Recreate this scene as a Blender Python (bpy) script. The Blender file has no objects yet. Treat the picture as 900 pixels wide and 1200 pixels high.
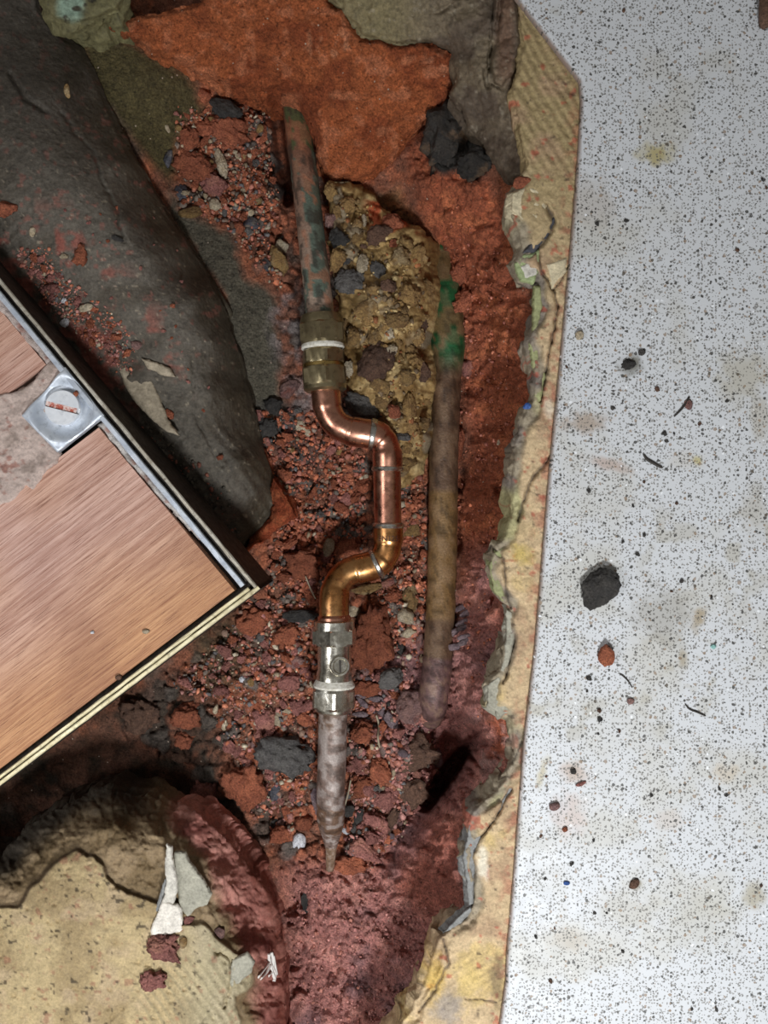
import bpy, math, random
import numpy as np
from mathutils import Vector, Matrix, noise as mnoise

S = bpy.context.scene
COL = S.collection
R = random.Random(7)
NR = np.random.RandomState(11)

# ------------------------------------------------------------------ camera, world, light, exposure
W, H, F, D0 = 900, 1200, 1000.0, 0.40          # phone held 0.40 m above the floor, looking straight down
cam = bpy.data.cameras.new('camera'); cam.sensor_fit = 'VERTICAL'; cam.sensor_height = 36.0
cam.lens = 36.0 * F / H; cam.clip_start = 0.01; cam.clip_end = 20
cam_o = bpy.data.objects.new('camera', cam); cam_o.location = (0, 0, D0); COL.objects.link(cam_o); S.camera = cam_o

wd = bpy.data.worlds.new('world'); S.world = wd; wd.use_nodes = True
bg = wd.node_tree.nodes['Background']; bg.inputs[0].default_value = (1.0, 0.95, 0.88, 1); bg.inputs[1].default_value = 0.135

def area(name, loc, aim, size, power, col):
    l = bpy.data.lights.new(name, 'AREA'); l.shape = 'DISK'; l.size = size; l.energy = power; l.color = col
    o = bpy.data.objects.new(name, l); o.location = loc
    o.rotation_euler = (Vector(aim) - Vector(loc)).to_track_quat('-Z', 'Y').to_euler(); COL.objects.link(o); return o
area('window_light', (0.08, -0.40, 0.54), (0.02, -0.06, -0.05), 0.10, 3.8, (0.95, 0.98, 1.0))
area('side_window_light', (-0.40, -0.17, 0.46), (0.0, -0.10, -0.05), 0.26, 1.25, (0.97, 0.98, 1.0))
S.view_settings.view_transform = 'Standard'; S.view_settings.look = 'None'
S.view_settings.exposure = 0.0; S.view_settings.gamma = 1.0; S.view_settings.use_curve_mapping = False

# ------------------------------------------------------------------ helpers
def P(u, v, z=0.0):
    """a point of the place, from where it shows in the photograph and its real height z in metres"""
    d = (D0 - z) / F
    return np.array([(u - 450.0) * d, (600.0 - v) * d, z])
def px(z): return (D0 - z) / F
def lin(c):
    c = np.asarray(c, dtype=float) / 255.0
    return np.where(c <= 0.04045, c / 12.92, ((c + 0.055) / 1.055) ** 2.4)
def rgba(*c): return tuple(lin(c)) + (1.0,)

def _h(ix, iy, s):
    h = (ix.astype(np.int64) * 374761393 + iy.astype(np.int64) * 668265263 + s * 974634777) & 0xffffffff
    h = ((h ^ (h >> 13)) * 1274126177) & 0xffffffff
    h = ((h ^ (h >> 15)) * 2246822519) & 0xffffffff
    return ((h ^ (h >> 16)) & 0xffffff) / float(0xffffff)
def vn(x, y, s=0):
    ix, iy = np.floor(x), np.floor(y); fx, fy = x - ix, y - iy
    fx = fx * fx * fx * (fx * (fx * 6 - 15) + 10); fy = fy * fy * fy * (fy * (fy * 6 - 15) + 10)
    a = _h(ix, iy, s); b = _h(ix + 1, iy, s); c = _h(ix, iy + 1, s); d = _h(ix + 1, iy + 1, s)
    return (a + (b - a) * fx) * (1 - fy) + (c + (d - c) * fx) * fy
def fbm(x, y, size, octs=4, s=0, gain=0.5):
    t, a, n = 0.0, 1.0, 0.0
    for k in range(octs):
        q = 2.03 ** k / size
        t = t + a * (vn(x * q + 13.7 * k, y * q - 7.1 * k, s + k) - 0.5) * 2; n += a; a *= gain
    return t / n
def ridged(x, y, size, octs=3, s=0):
    t, a, n = 0.0, 1.0, 0.0
    for k in range(octs):
        q = 2.1 ** k / size
        t = t + a * (1 - np.abs(vn(x * q + 5.3 * k, y * q + 3.7 * k, s + k) - 0.5) * 4); n += a; a *= 0.5
    return t / n
def worley(x, y, size, s=0):
    x = x / size; y = y / size; ix, iy = np.floor(x), np.floor(y)
    f1 = np.full(x.shape, 9.0); f2 = np.full(x.shape, 9.0); cid = np.zeros(x.shape)
    for dx in (-1, 0, 1):
        for dy in (-1, 0, 1):
            cx, cy = ix + dx, iy + dy
            qx = cx + _h(cx, cy, s); qy = cy + _h(cx, cy, s + 31)
            d = np.hypot(qx - x, qy - y); r = _h(cx, cy, s + 77)
            near = d < f1
            f2 = np.where(near, f1, np.minimum(f2, d)); cid = np.where(near, r, cid); f1 = np.where(near, d, f1)
    return f1, f2, cid
def ss(a, b, x):
    t = np.clip((x - a) / (b - a), 0, 1); return t * t * (3 - 2 * t)
def sd(x, y, pts):
    """signed distance to a polygon, negative inside"""
    x = np.asarray(x, float); y = np.asarray(y, float)
    d = np.full(x.shape, 1e9); ins = np.zeros(x.shape, bool); n = len(pts)
    for i in range(n):
        (ax, ay), (bx, by) = pts[i], pts[(i + 1) % n]
        ex, ey = bx - ax, by - ay; t = np.clip(((x - ax) * ex + (y - ay) * ey) / (ex * ex + ey * ey + 1e-9), 0, 1)
        d = np.minimum(d, np.hypot(x - ax - t * ex, y - ay - t * ey))
        if ay != by:
            c = ((ay > y) != (by > y)) & (x < (bx - ax) * (y - ay) / (by - ay) + ax); ins ^= c
    return np.where(ins, -d, d)
def line_d(u, v, pts):
    d = np.full(u.shape, 1e9)
    for (ax, ay), (bx, by) in zip(pts[:-1], pts[1:]):
        ex, ey = bx - ax, by - ay; t = np.clip(((u - ax) * ex + (v - ay) * ey) / (ex * ex + ey * ey), 0, 1)
        d = np.minimum(d, np.hypot(u - ax - t * ex, v - ay - t * ey))
    return d
def rbf(ctrl):
    c = np.array(ctrl, float); p = c[:, :2] / 300.0; n = len(p)
    A = np.zeros((n + 3, n + 3)); A[:n, :n] = np.sqrt(((p[:, None] - p[None]) ** 2).sum(-1) + 1e-4)
    A[:n, n] = 1; A[:n, n + 1:] = p; A[n, :n] = 1; A[n + 1:, :n] = p.T
    w = np.linalg.solve(A, np.r_[c[:, 2], 0, 0, 0])
    def f(u, v):
        u = np.asarray(u, float) / 300.0; v = np.asarray(v, float) / 300.0
        t = w[n] + w[n + 1] * u + w[n + 2] * v
        for i in range(n): t = t + w[i] * np.sqrt((u - p[i, 0]) ** 2 + (v - p[i, 1]) ** 2 + 1e-4)
        return t
    return f
def mixc(c, k, w):
    k = np.asarray(k, float); k = lin(k) if k.ndim == 1 else k
    return c * (1 - w[..., None]) + k * w[..., None]

def link_mesh(name, verts, faces, mat, parent=None, cols=None, smooth=True, extra=None):
    me = bpy.data.meshes.new(name)
    verts = np.asarray(verts, np.float32); n = len(verts)
    if isinstance(faces, np.ndarray):
        me.vertices.add(n); me.vertices.foreach_set('co', verts.ravel())
        k = faces.shape[1]; m = len(faces)
        me.loops.add(m * k); me.polygons.add(m)
        me.loops.foreach_set('vertex_index', faces.astype(np.int32).ravel())
        me.polygons.foreach_set('loop_start', np.arange(m, dtype=np.int32) * k)
        me.update(calc_edges=True); me.validate()
    else:
        me.from_pydata([tuple(v) for v in verts], [], faces); me.update()
    if smooth: me.polygons.foreach_set('use_smooth', np.ones(len(me.polygons), bool))
    if cols is not None:
        a = me.color_attributes.new('Col', 'FLOAT_COLOR', 'POINT')
        c = np.ones((len(me.vertices), 4), np.float32); c[:, :3] = np.asarray(cols)[:len(me.vertices)]
        a.data.foreach_set('color', c.ravel())
    me.materials.append(mat)
    o = bpy.data.objects.new(name, me); COL.objects.link(o)
    if parent: o.parent = parent
    return o
def tag(o, label=None, cat=None, group=None, kind=None):
    if label: o['label'] = label
    if cat: o['category'] = cat
    if group: o['group'] = group
    if kind: o['kind'] = kind
    return o
def empty(name, loc=(0, 0, 0), rz=0.0):
    o = bpy.data.objects.new(name, None); o.location = loc; o.rotation_euler = (0, 0, rz); o.empty_display_size = 0.01
    COL.objects.link(o); return o

def surface(name, box, step, zf, cf, mat, poly=None, skirt=0.0, parent=None, smooth=True, warp=None, nd=None):
    """a relief sheet over a region; with poly it is cut to that outline and gets side walls of depth skirt (metres)"""
    us = np.arange(box[0], box[1] + step, step); vs = np.arange(box[2], box[3] + step, step)
    U, V = np.meshgrid(us, vs); ny, nx = U.shape
    idx = np.arange(nx * ny).reshape(ny, nx); keep = np.ones((ny, nx), bool); D = None
    if poly is not None:
        if warp: WU = U + warp[0] * fbm(U, V, warp[1], 3, 91); WV = V + warp[0] * fbm(U, V, warp[1], 3, 95)
        else: WU, WV = U, V
        D = sd(WU, WV, poly); gy, gx = np.gradient(D, step)
        keep = D < step * 1.0
        out = keep & (D > -0.35 * step); g2 = gx * gx + gy * gy + 1e-6
        U = np.where(out, U - gx / g2 * D, U); V = np.where(out, V - gy / g2 * D, V); D = np.where(out, 0.0, D)
    Z = zf(U, V) if D is None else zf(U, V, D)
    C = cf(U, V) if D is None else cf(U, V, D)
    d = (D0 - Z) / F
    X = np.stack([(U - 450) * d, (600 - V) * d, Z], -1)
    if nd is not None:
        nrm = np.cross(np.gradient(X, axis=1), -np.gradient(X, axis=0)); nrm /= np.linalg.norm(nrm, axis=-1, keepdims=True) + 1e-12
        for ax_ in (0, 1):                                            # smoothed, so that the crags lean out instead of splintering
            for _ in range(3): nrm = (nrm + np.roll(nrm, 1, ax_) + np.roll(nrm, -1, ax_)) / 3
        X = X + nrm * (nd(U, V) / 1000.0)[..., None]
    X = X.reshape(-1, 3); C = np.asarray(C).reshape(-1, 3)
    q = keep[:-1, :-1] & keep[1:, :-1] & keep[:-1, 1:] & keep[1:, 1:]
    a = idx[:-1, :-1][q]; b = idx[1:, :-1][q]; c = idx[1:, 1:][q]; e = idx[:-1, 1:][q]
    fc = np.stack([a, b, c, e], 1)
    used = np.unique(fc); rm = np.full(nx * ny, -1); rm[used] = np.arange(len(used)); fc = rm[fc]; X = X[used]; C = C[used]
    if skirt > 0:
        ed = np.concatenate([fc[:, [0, 1]], fc[:, [1, 2]], fc[:, [2, 3]], fc[:, [3, 0]]])
        key = np.sort(ed, 1); _, inv, cnt = np.unique(key[:, 0] * (len(X) + 1) + key[:, 1], return_inverse=True, return_counts=True)
        be = ed[cnt[inv] == 1]; bv = np.unique(be); rm2 = np.full(len(X), -1)
        levels = max(1, int(round(skirt / 0.002))); prev = np.arange(len(X)); faces = [fc]; XX = [X]; CC = [C]; n0 = len(X)
        for L in range(levels):
            nv = X[bv].copy(); nv[:, 2] -= skirt * (L + 1) / levels
            if skirt > 0.004:                                               # ragged broken side, not a fluted one
                al = X[bv][:, 0] + X[bv][:, 1] * 0.7; dp = np.full(len(bv), (L + 1) * 0.002)
                for ax_ in (0, 1): nv[:, ax_] += 0.0042 * fbm(al + 0.3 * ax_, dp, 0.009, 3, 70 + ax_)
            nxt = np.full(len(X), -1); nxt[bv] = n0 + np.arange(len(bv)); n0 += len(bv)
            faces.append(np.stack([prev[be[:, 1]], prev[be[:, 0]], nxt[be[:, 0]], nxt[be[:, 1]]], 1)); XX.append(nv); CC.append(C[bv] * (1 + 0.3 * fbm(X[bv][:, 0] + X[bv][:, 1], np.full(len(bv), L * 0.002), 0.005, 3, 77))[:, None]); prev = nxt
        X = np.concatenate(XX); C = np.concatenate(CC); fc = np.concatenate(faces)
    return link_mesh(name, X, fc, mat, parent, C, smooth)

# ------------------------------------------------------------------ materials
class N:
    world = False
    def __init__(s, name):
        s.m = bpy.data.materials.new(name); s.m.use_nodes = True; s.t = s.m.node_tree
        s.b = s.t.nodes['Principled BSDF']
    def n(s, kind, **kw):
        x = s.t.nodes.new(kind)
        for k, v in kw.items():
            if k[0] == 'i' and k[1:].isdigit(): x.inputs[int(k[1:])].default_value = v
            elif k in x.inputs.keys(): x.inputs[k].default_value = v
            else: setattr(x, k, v)
        return x
    def l(s, a, b): s.t.links.new(a, b)
    def coord(s, scale=None):
        c = s.n('ShaderNodeNewGeometry').outputs['Position'] if s.world else s.n('ShaderNodeTexCoord').outputs['Object']
        if scale:
            m = s.n('ShaderNodeMapping'); m.inputs['Scale'].default_value = scale; s.l(c, m.inputs[0]); return m.outputs[0]
        return c
    def noise(s, scale, detail=4, rough=0.6, co=None, out='Fac'):
        x = s.n('ShaderNodeTexNoise', Scale=scale, Detail=detail, Roughness=rough)
        s.l(co if co is not None else s.coord(), x.inputs['Vector']); return x.outputs[out]
    def vor(s, scale, out='Distance', co=None, feature='F1', rnd=1.0):
        x = s.n('ShaderNodeTexVoronoi', Scale=scale, feature=feature, Randomness=rnd)
        s.l(co if co is not None else s.coord(), x.inputs['Vector']); return x.outputs[out]
    def ramp(s, f, stops, interp='LINEAR'):
        x = s.n('ShaderNodeValToRGB'); e = x.color_ramp; e.interpolation = interp
        while len(e.elements) < len(stops): e.elements.new(0.5)
        for el, (p, c) in zip(e.elements, stops):
            el.position = p; el.color = c if isinstance(c, tuple) else (c, c, c, 1)
        s.l(f, x.inputs[0]); return x.outputs[0]
    def math(s, op, a, b=None):
        x = s.n('ShaderNodeMath', operation=op)
        for i, q in enumerate((a, b)):
            if q is None: continue
            if isinstance(q, (int, float)): x.inputs[i].default_value = q
            else: s.l(q, x.inputs[i])
        return x.outputs[0]
    def mix(s, f, a, b, mode='MIX'):
        x = s.n('ShaderNodeMix', data_type='RGBA', blend_type=mode)
        for i, q in ((0, f), (6, a), (7, b)):
            if isinstance(q, (int, float, tuple)): x.inputs[i].default_value = q
            else: s.l(q, x.inputs[i])
        return x.outputs[2]
    def bump(s, h, strength=0.5, dist=0.001, prev=None):
        x = s.n('ShaderNodeBump', Strength=strength, Distance=dist); s.l(h, x.inputs['Height'])
        if prev is not None: s.l(prev, x.inputs['Normal'])
        s.l(x.outputs[0], s.b.inputs['Normal']); return x.outputs[0]
    def base(s, c):
        if isinstance(c, tuple): s.b.inputs['Base Color'].default_value = c
        else: s.l(c, s.b.inputs['Base Color'])
    def rough(s, r):
        if isinstance(r, (int, float)): s.b.inputs['Roughness'].default_value = r
        else: s.l(r, s.b.inputs['Roughness'])
    def col(s):
        x = s.n('ShaderNodeAttribute', attribute_name='Col'); return x.outputs['Color']

def mat_ground(name, rough=0.75, fleck=True, amp=0.55, fine=900, bump=0.7, spec=0.35):
    m = N(name); c = m.col()
    n1 = m.noise(fine, 5, 0.7); n2 = m.noise(fine * 0.25, 4, 0.6)
    f = m.ramp(n1, [(0.28, 1 - amp), (0.72, 1 + amp)]); g = m.ramp(n2, [(0.3, 1 - amp * 0.6), (0.7, 1 + amp * 0.6)])
    c = m.mix(1.0, c, f, 'MULTIPLY'); c = m.mix(1.0, c, g, 'MULTIPLY')
    c = m.mix(1.0, c, m.ramp(m.noise(fine * 0.45, 6, 0.7), [(0.34, 1 - amp * 1.2), (0.44, 1.0)]), 'MULTIPLY')
    c = m.mix(m.ramp(m.noise(fine * 0.8, 4, 0.7), [(0.62, 0.0), (0.75, amp * 0.5)]), c, m.mix(0.5, c, rgba(214, 190, 176)))
    if fleck:
        vr = m.n('ShaderNodeTexVoronoi', Scale=420.0); m.l(m.coord(), vr.inputs['Vector'])
        sp = m.n('ShaderNodeSeparateColor'); m.l(vr.outputs['Color'], sp.inputs[0])
        k = m.math('MULTIPLY', m.math('LESS_THAN', vr.outputs['Distance'], 0.2), m.math('GREATER_THAN', sp.outputs[0], 0.965))
        c = m.mix(k, c, rgba(205, 185, 165))
    m.base(c); m.rough(m.ramp(m.noise(300, 3), [(0.3, rough - 0.22), (0.7, min(1, rough + 0.15))]))
    m.b.inputs['Specular IOR Level'].default_value = spec
    b1 = m.bump(m.noise(fine * 0.22, 8, 0.78), bump, 0.006)
    m.bump(m.vor(fine * 0.5), bump * 0.6, 0.0012, b1); return m.m
M_SOIL = mat_ground('red_soil')
M_MORTAR = mat_ground('grey_mortar', 0.62, False, 0.32, 650, 0.45, 0.45)
M_TAN = mat_ground('tan_screed', 0.7, False, 0.22, 800, 0.35)
M_BRICKMASS = mat_ground('red_brick_mass', 0.85, True, 0.5, 900, 0.8, 0.25)

def mat_stone(name, c1, c2, rough=0.8, pore=0.0, spec=0.3, fine=700, third=None):
    m = N(name); m.world = True; oi = m.n('ShaderNodeObjectInfo')
    n1 = m.noise(fine * 0.3, 5, 0.65); n2 = m.noise(fine * 1.6, 4, 0.7)
    c = m.mix(m.ramp(n1, [(0.35, 0.0), (0.65, 1.0)]), c1, c2)
    if third: c = m.mix(m.ramp(m.noise(fine * 0.12, 3), [(0.55, 0.0), (0.68, 0.85)]), c, third)
    c = m.mix(1.0, c, m.ramp(n2, [(0.3, 0.5), (0.7, 1.45)]), 'MULTIPLY')
    c = m.mix(1.0, c, m.ramp(oi.outputs['Random'], [(0, 0.72), (1, 1.22)]), 'MULTIPLY')
    if pore:
        v = m.vor(fine * 0.55); c = m.mix(m.ramp(v, [(0.10, pore), (0.25, 0.0)]), c, rgba(60, 32, 26))
    m.base(c); m.rough(rough); m.b.inputs['Specular IOR Level'].default_value = spec
    b = m.bump(m.noise(fine * 0.32, 8, 0.78), min(1.0, rough + 0.1), 0.005); m.bump(m.vor(fine * 0.9), 0.4, 0.0008, b); return m.m
M_BRICK = mat_stone('brick', rgba(200, 120, 88), rgba(168, 98, 74), 0.85, 0.5, 0.25)
M_BRICKP = mat_stone('brick_plum', rgba(188, 126, 116), rgba(158, 104, 96), 0.85, 0.45, 0.25, third=rgba(200, 140, 120))
M_GREY = mat_stone('grey_stone', rgba(112, 108, 104), rgba(84, 80, 78), 0.6, 0, 0.4)
M_DARK = mat_stone('dark_stone', rgba(78, 74, 70), rgba(54, 52, 51), 0.6, 0, 0.4)
M_FLINT = mat_stone('flint', rgba(84, 84, 92), rgba(62, 62, 70), 0.35, 0, 0.5, third=rgba(140, 130, 118))
M_OCHRE = mat_stone('ochre_stone', rgba(165, 132, 82), rgba(132, 100, 62), 0.65, 0, 0.45, third=rgba(182, 158, 120))
M_BROWN = mat_stone('brown_stone', rgba(128, 96, 78), rgba(98, 74, 62), 0.75, 0, 0.3)
M_PINK = mat_stone('pink_grey_stone', rgba(166, 128, 118), rgba(142, 110, 108), 0.8, 0, 0.3, third=rgba(150, 90, 78))
M_PALE = mat_stone('pale_stone', rgba(205, 190, 165), rgba(180, 160, 130), 0.6, 0, 0.4)
M_TAR = mat_stone('tar', rgba(66, 60, 54), rgba(44, 41, 39), 0.6, 0, 0.4, third=rgba(112, 88, 66))
M_WHITE = mat_stone('white_bit', rgba(235, 236, 240), rgba(215, 215, 222), 0.5, 0, 0.5)
M_LILAC = mat_stone('lilac_shard', rgba(140, 122, 124), rgba(104, 88, 94), 0.6, 0, 0.4)

# ------------------------------------------------------------------ the floor of the pit: real depths, in millimetres
CT = [(-100,-120,-70),(60,-120,-70),(-100,300,-90),(-100,700,-95),(-100,1000,-95),(-100,1320,-70),
 (100,60,-62),(160,90,-62),(200,110,-70),(240,130,-82),(170,180,-70),(215,200,-84),(260,160,-88),(305,140,-94),(325,125,-126),(330,190,-122),
 (250,230,-90),(300,210,-96),(220,270,-86),(260,310,-84),(300,280,-92),(320,330,-90),(280,370,-82),(310,430,-84),(300,480,-84),(330,480,-88),
 (345,250,-106),(345,330,-96),(350,420,-90),(400,250,-92),(400,420,-82),(340,540,-86),(330,600,-84),(300,640,-84),(400,560,-92),(420,600,-96),
 (380,620,-94),(400,640,-96),(470,520,-92),(475,600,-92),(480,660,-90),(470,710,-86),(440,740,-84),(350,700,-88),(300,720,-86),(260,740,-90),
 (330,790,-82),(290,820,-84),(350,850,-82),(230,800,-92),(200,850,-98),(150,850,-98),(80,900,-105),(150,900,-112),(210,910,-112),(270,900,-92),
 (330,900,-84),(300,960,-98),(340,950,-86),(350,1000,-86),(330,1010,-90),(388,960,-88),(388,990,-86),(388,1015,-82),(430,820,-82),(430,900,-78),(440,980,-76),(400,1010,-78),
 (480,820,-78),(480,880,-76),(500,920,-82),(530,895,-120),(515,925,-112),(548,876,-112),(480,960,-90),(455,1000,-88),(440,1030,-80),
 (510,300,-100),(515,400,-98),(520,500,-98),(525,600,-96),(545,320,-92),(550,450,-96),(555,560,-92),(550,640,-90),(545,720,-84),(530,800,-78),(500,820,-80),
 (500,215,-64),(530,240,-60),(560,220,-40),(570,260,-46),(590,300,-34),(606,320,-22),(570,330,-66),(560,380,-80),(600,380,-40),(620,400,-20),(580,430,-72),
 (606,460,-36),(622,470,-18),(575,500,-76),(598,520,-36),(570,570,-70),(592,600,-30),(565,640,-62),(578,660,-30),(562,700,-58),(586,710,-22),(560,760,-52),(578,780,-24),
 (548,820,-56),(566,815,-28),(560,850,-50),(580,850,-20),(595,860,-14),(560,900,-58),(590,890,-18),(575,915,-24),(540,940,-46),(520,970,-50),(545,960,-26),(500,1000,-60),(480,1030,-64),
 (530,1020,-40),(546,1020,-18),(520,1060,-42),(540,1075,-20),(480,1080,-56),(500,1100,-42),(508,1110,-22),(450,1060,-66),(430,1120,-62),(470,1150,-40),(490,1150,-22),(440,1190,-48),(465,1200,-22),
 (400,1060,-72),(380,1100,-72),(360,1040,-78),(350,1100,-78),(345,1180,-78),(336,1060,-92),(337,1130,-92),(338,1200,-90),(400,1200,-62),(420,1320,-50),(340,1320,-80),(200,1000,-90),(200,1150,-80),(0,1150,-70),
 (640,-120,-30),(700,0,-30),(720,300,-22),(700,600,-22),(680,900,-22),(640,1200,-22),(560,1320,-24),(640,200,-26),(640,500,-22),(625,700,-22),(615,850,-20),(600,1000,-20),(560,1150,-22),
 (250,0,-80),(350,0,-80),(400,100,-90),(450,160,-92),(420,205,-92),(480,60,-60),(550,60,-55),(520,150,-66),(460,230,-94),(480,300,-94),(450,400,-92),(0,500,-80),(150,600,-90),(150,300,-80)]
zbase = rbf(CT)

POLY_RUBBLE = [(190,120),(330,110),(345,220),(470,230),(500,300),(500,560),(560,560),(560,640),(520,650),(550,740),(560,840),(520,960),(450,1040),(350,1040),(280,960),(200,900),(130,860),(180,800),(290,690),(330,600),(300,520),(330,480),(320,340),(270,270),(200,260)]
POLY_OLIVE = [(80,40),(160,50),(230,95),(240,130),(215,150),(205,185),(195,215),(180,200),(150,160),(110,110)]
POLY_SMEAR = [(195,225),(235,250),(270,270),(295,330),(325,350),(332,400),(322,450),(330,500),(300,520),(285,450),(262,350),(225,290)]
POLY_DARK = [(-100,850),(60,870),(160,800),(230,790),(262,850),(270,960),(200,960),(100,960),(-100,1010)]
POLY_PLUM = [(585,640),(600,900),(560,1000),(540,1090),(490,1180),(460,1330),(330,1330),(330,1020),(430,1020),(480,940),(450,840),(430,780),(540,700),(560,640)]
POLY_WALL = [(470,160),(560,190),(620,300),(640,500),(600,640),(590,900),(545,720),(540,560),(545,470),(530,330),(500,270)]
POLY_TARRY = [(500,140),(530,110),(550,140),(580,170),(560,205),(520,205),(500,190)]

def z_pit(u, v):
    wu = u + 9 * fbm(u, v, 40, 3, 5); wv = v + 9 * fbm(u, v, 40, 3, 8)
    z = zbase(wu, wv)
    rub = ss(12, -18, sd(wu, wv, POLY_RUBBLE))
    smooth = np.maximum(ss(10, -10, sd(wu, wv, POLY_SMEAR)), ss(10, -10, sd(wu, wv, POLY_OLIVE)))
    wall = ss(20, -20, sd(wu, wv, POLY_WALL)); plum = ss(20, -20, sd(wu, wv, POLY_PLUM)) * (1 - rub)
    r = 1 - 0.75 * smooth
    n = 3.2 * fbm(u, v, 46, 4, 20) * r + 1.5 * fbm(u, v, 14, 4, 21, 0.6) * r + 1.3 * ridged(u, v, 30, 3, 22) * r
    f1, f2, c = worley(u + 4 * fbm(u, v, 12, 2, 3), v + 4 * fbm(u, v, 12, 2, 4), 15, 41); e = ss(0.0, 0.30, f2 - f1)
    g1, g2, c2 = worley(u + 3 * fbm(u, v, 8, 2, 13), v + 3 * fbm(u, v, 8, 2, 14), 7, 47); e2 = ss(0.0, 0.35, g2 - g1)
    n = n + rub * r * ((e - 0.8) * 2.6 + (c - 0.5) * 4.0 + (e2 - 0.7) * 1.3 + (c2 - 0.5) * 1.6)
    # layered, torn faces of the compacted walls
    s = v * 0.9 + u * 0.25 + 14 * fbm(u, v, 50, 3, 61)
    n = n + (wall + plum) * (2.6 * ridged(u * 1.6, s * 0.7, 26, 3, 63) + 2.2 * fbm(u, v, 9, 4, 65, 0.7) + 1.2 * ridged(u * 1.4, v * 0.6, 9, 2, 68))
    g1, g2, c3 = worley(u + 6 * fbm(u, v, 18, 2, 33), v + 6 * fbm(u, v, 18, 2, 34), 24, 49)
    n = n + (wall + plum) * (c3 - 0.5) * 2.4 * ss(0.02, 0.2, g2 - g1)
    n = n + plum * 2.2 * fbm(u, v, 18, 4, 66, 0.65)
    lim = np.where((u > 590) & (sd(u, v, SCREED) < -6), -12.0, 0.0)
    z = z + n
    z = np.where(sd(u, v, SCREED) < -5, np.minimum(z, -14.0), z)
    z = z - 42 * ss(15, 4, line_d(u, v, [(500,940),(522,908),(538,890),(560,868)])) - 26 * ss(9, 2, line_d(u, v, [(322,108),(326,150),(338,235)]))
    return z / 1000.0
SCREED = [(596,-120),(603,0),(613,50),(599,105),(605,140),(616,190),(597,225),(598,255),(610,288),(603,306),(610,325),(630,332),(632,360),(622,385),(618,402),(625,430),(622,470),
 (610,490),(603,520),(598,560),(597,600),(590,628),(577,640),(573,665),(580,698),(593,710),(592,745),(582,785),(570,800),(569,825),(582,836),(598,841),(601,870),(597,895),
 (582,925),(556,945),(546,965),(549,985),(542,1000),(545,1020),(550,1040),(553,1060),(545,1076),(526,1087),(511,1100),(501,1130),(496,1150),(481,1180),(465,1200),(440,1240),(425,1320),(740,1320),(740,-120)]

def c_pit(u, v):
    wu = u + 14 * fbm(u, v, 36, 4, 105); wv = v + 14 * fbm(u, v, 36, 4, 108)
    big = fbm(u, v, 60, 4, 110); med = fbm(u, v, 16, 3, 112)
    c = np.zeros(u.shape + (3,)); c[:] = lin((152, 100, 78))
    c = mixc(c, (186, 112, 80), ss(-0.2, 0.4, med)); c = mixc(c, (116, 96, 84), ss(0.1, 0.5, big))
    f1, f2, cid = worley(u + 4 * fbm(u, v, 12, 2, 3), v + 4 * fbm(u, v, 12, 2, 4), 15, 41)
    rub = ss(12, -18, sd(wu, wv, POLY_RUBBLE))
    c = mixc(c, (196, 118, 86), rub * ss(0.45, 0.5, cid) * 0.8); c = mixc(c, (120, 108, 100), rub * ss(0.84, 0.86, cid))
    c = mixc(c, (84, 64, 54), rub * ss(0.30, 0.02, f2 - f1) * 0.6)
    c = mixc(c, (170, 92, 62), ss(16, -16, sd(wu, wv, POLY_WALL)) * 0.9)
    c = mixc(c, (206, 122, 82), ss(16, -16, sd(wu, wv, POLY_WALL)) * ss(0.05, 0.5, med) * 0.7)
    pl = ss(26, -26, sd(wu, wv, POLY_PLUM)); pb = mixc(np.broadcast_to(lin((186, 126, 118)), c.shape), (212, 150, 138), ss(0, 0.5, med))
    pb = mixc(pb, (154, 112, 112), ss(0.0, 0.5, big)); c = mixc(c, pb, pl * 0.9)
    c = mixc(c, (176, 98, 70), ss(10, -8, sd(wu, wv, [(572,832),(602,835),(602,885),(575,890)])))
    c = mixc(c, (176, 104, 84), ss(14, -12, sd(wu, wv, [(500,960),(545,955),(545,1010),(548,1060),(500,1070),(470,1040)])) * 0.8)
    c = mixc(c, (186, 158, 152), ss(0.15, 0.45, fbm(u, v, 22, 4, 120)) * ss(30, -20, sd(u, v, [(560,850),(600,850),(600,910),(560,930)])) * 0.7)
    c = mixc(c, (92, 82, 52), ss(10, -10, sd(wu, wv, POLY_OLIVE)))
    c = mixc(c, (104, 98, 84), ss(9, -7, sd(wu, wv, POLY_SMEAR)))
    c = mixc(c, (60, 52, 42), ss(24, -24, sd(wu, wv, POLY_DARK)) * (0.75 + 0.25 * np.tanh(3 * med)))  # shadow below the cover and behind the slab, painted into the soil colour
    c = mixc(c, (92, 82, 60), ss(16, -14, sd(wu, wv, [(225,740),(270,720),(290,760),(270,810),(235,810)])) * 0.8)
    c = mixc(c, (82, 78, 76), ss(14, -10, sd(wu, wv, [(300,470),(350,470),(380,520),(375,550),(330,545),(300,520)])) * 0.7)
    c = mixc(c, (52, 50, 46), ss(8, -8, sd(wu, wv, POLY_TARRY)))
    c = mixc(c, (140, 108, 66), ss(2, -26, sd(wu, wv, [(380,210),(470,220),(515,280),(512,560),(470,575),(440,545),(400,430)])) * 0.85)
    c = mixc(c, (150, 140, 138), ss(14, -8, sd(wu, wv, [(325,340),(350,330),(356,440),(375,480),(345,485),(325,430)])) * ss(-0.2, 0.3, med) * 0.75)
    return c
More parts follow.
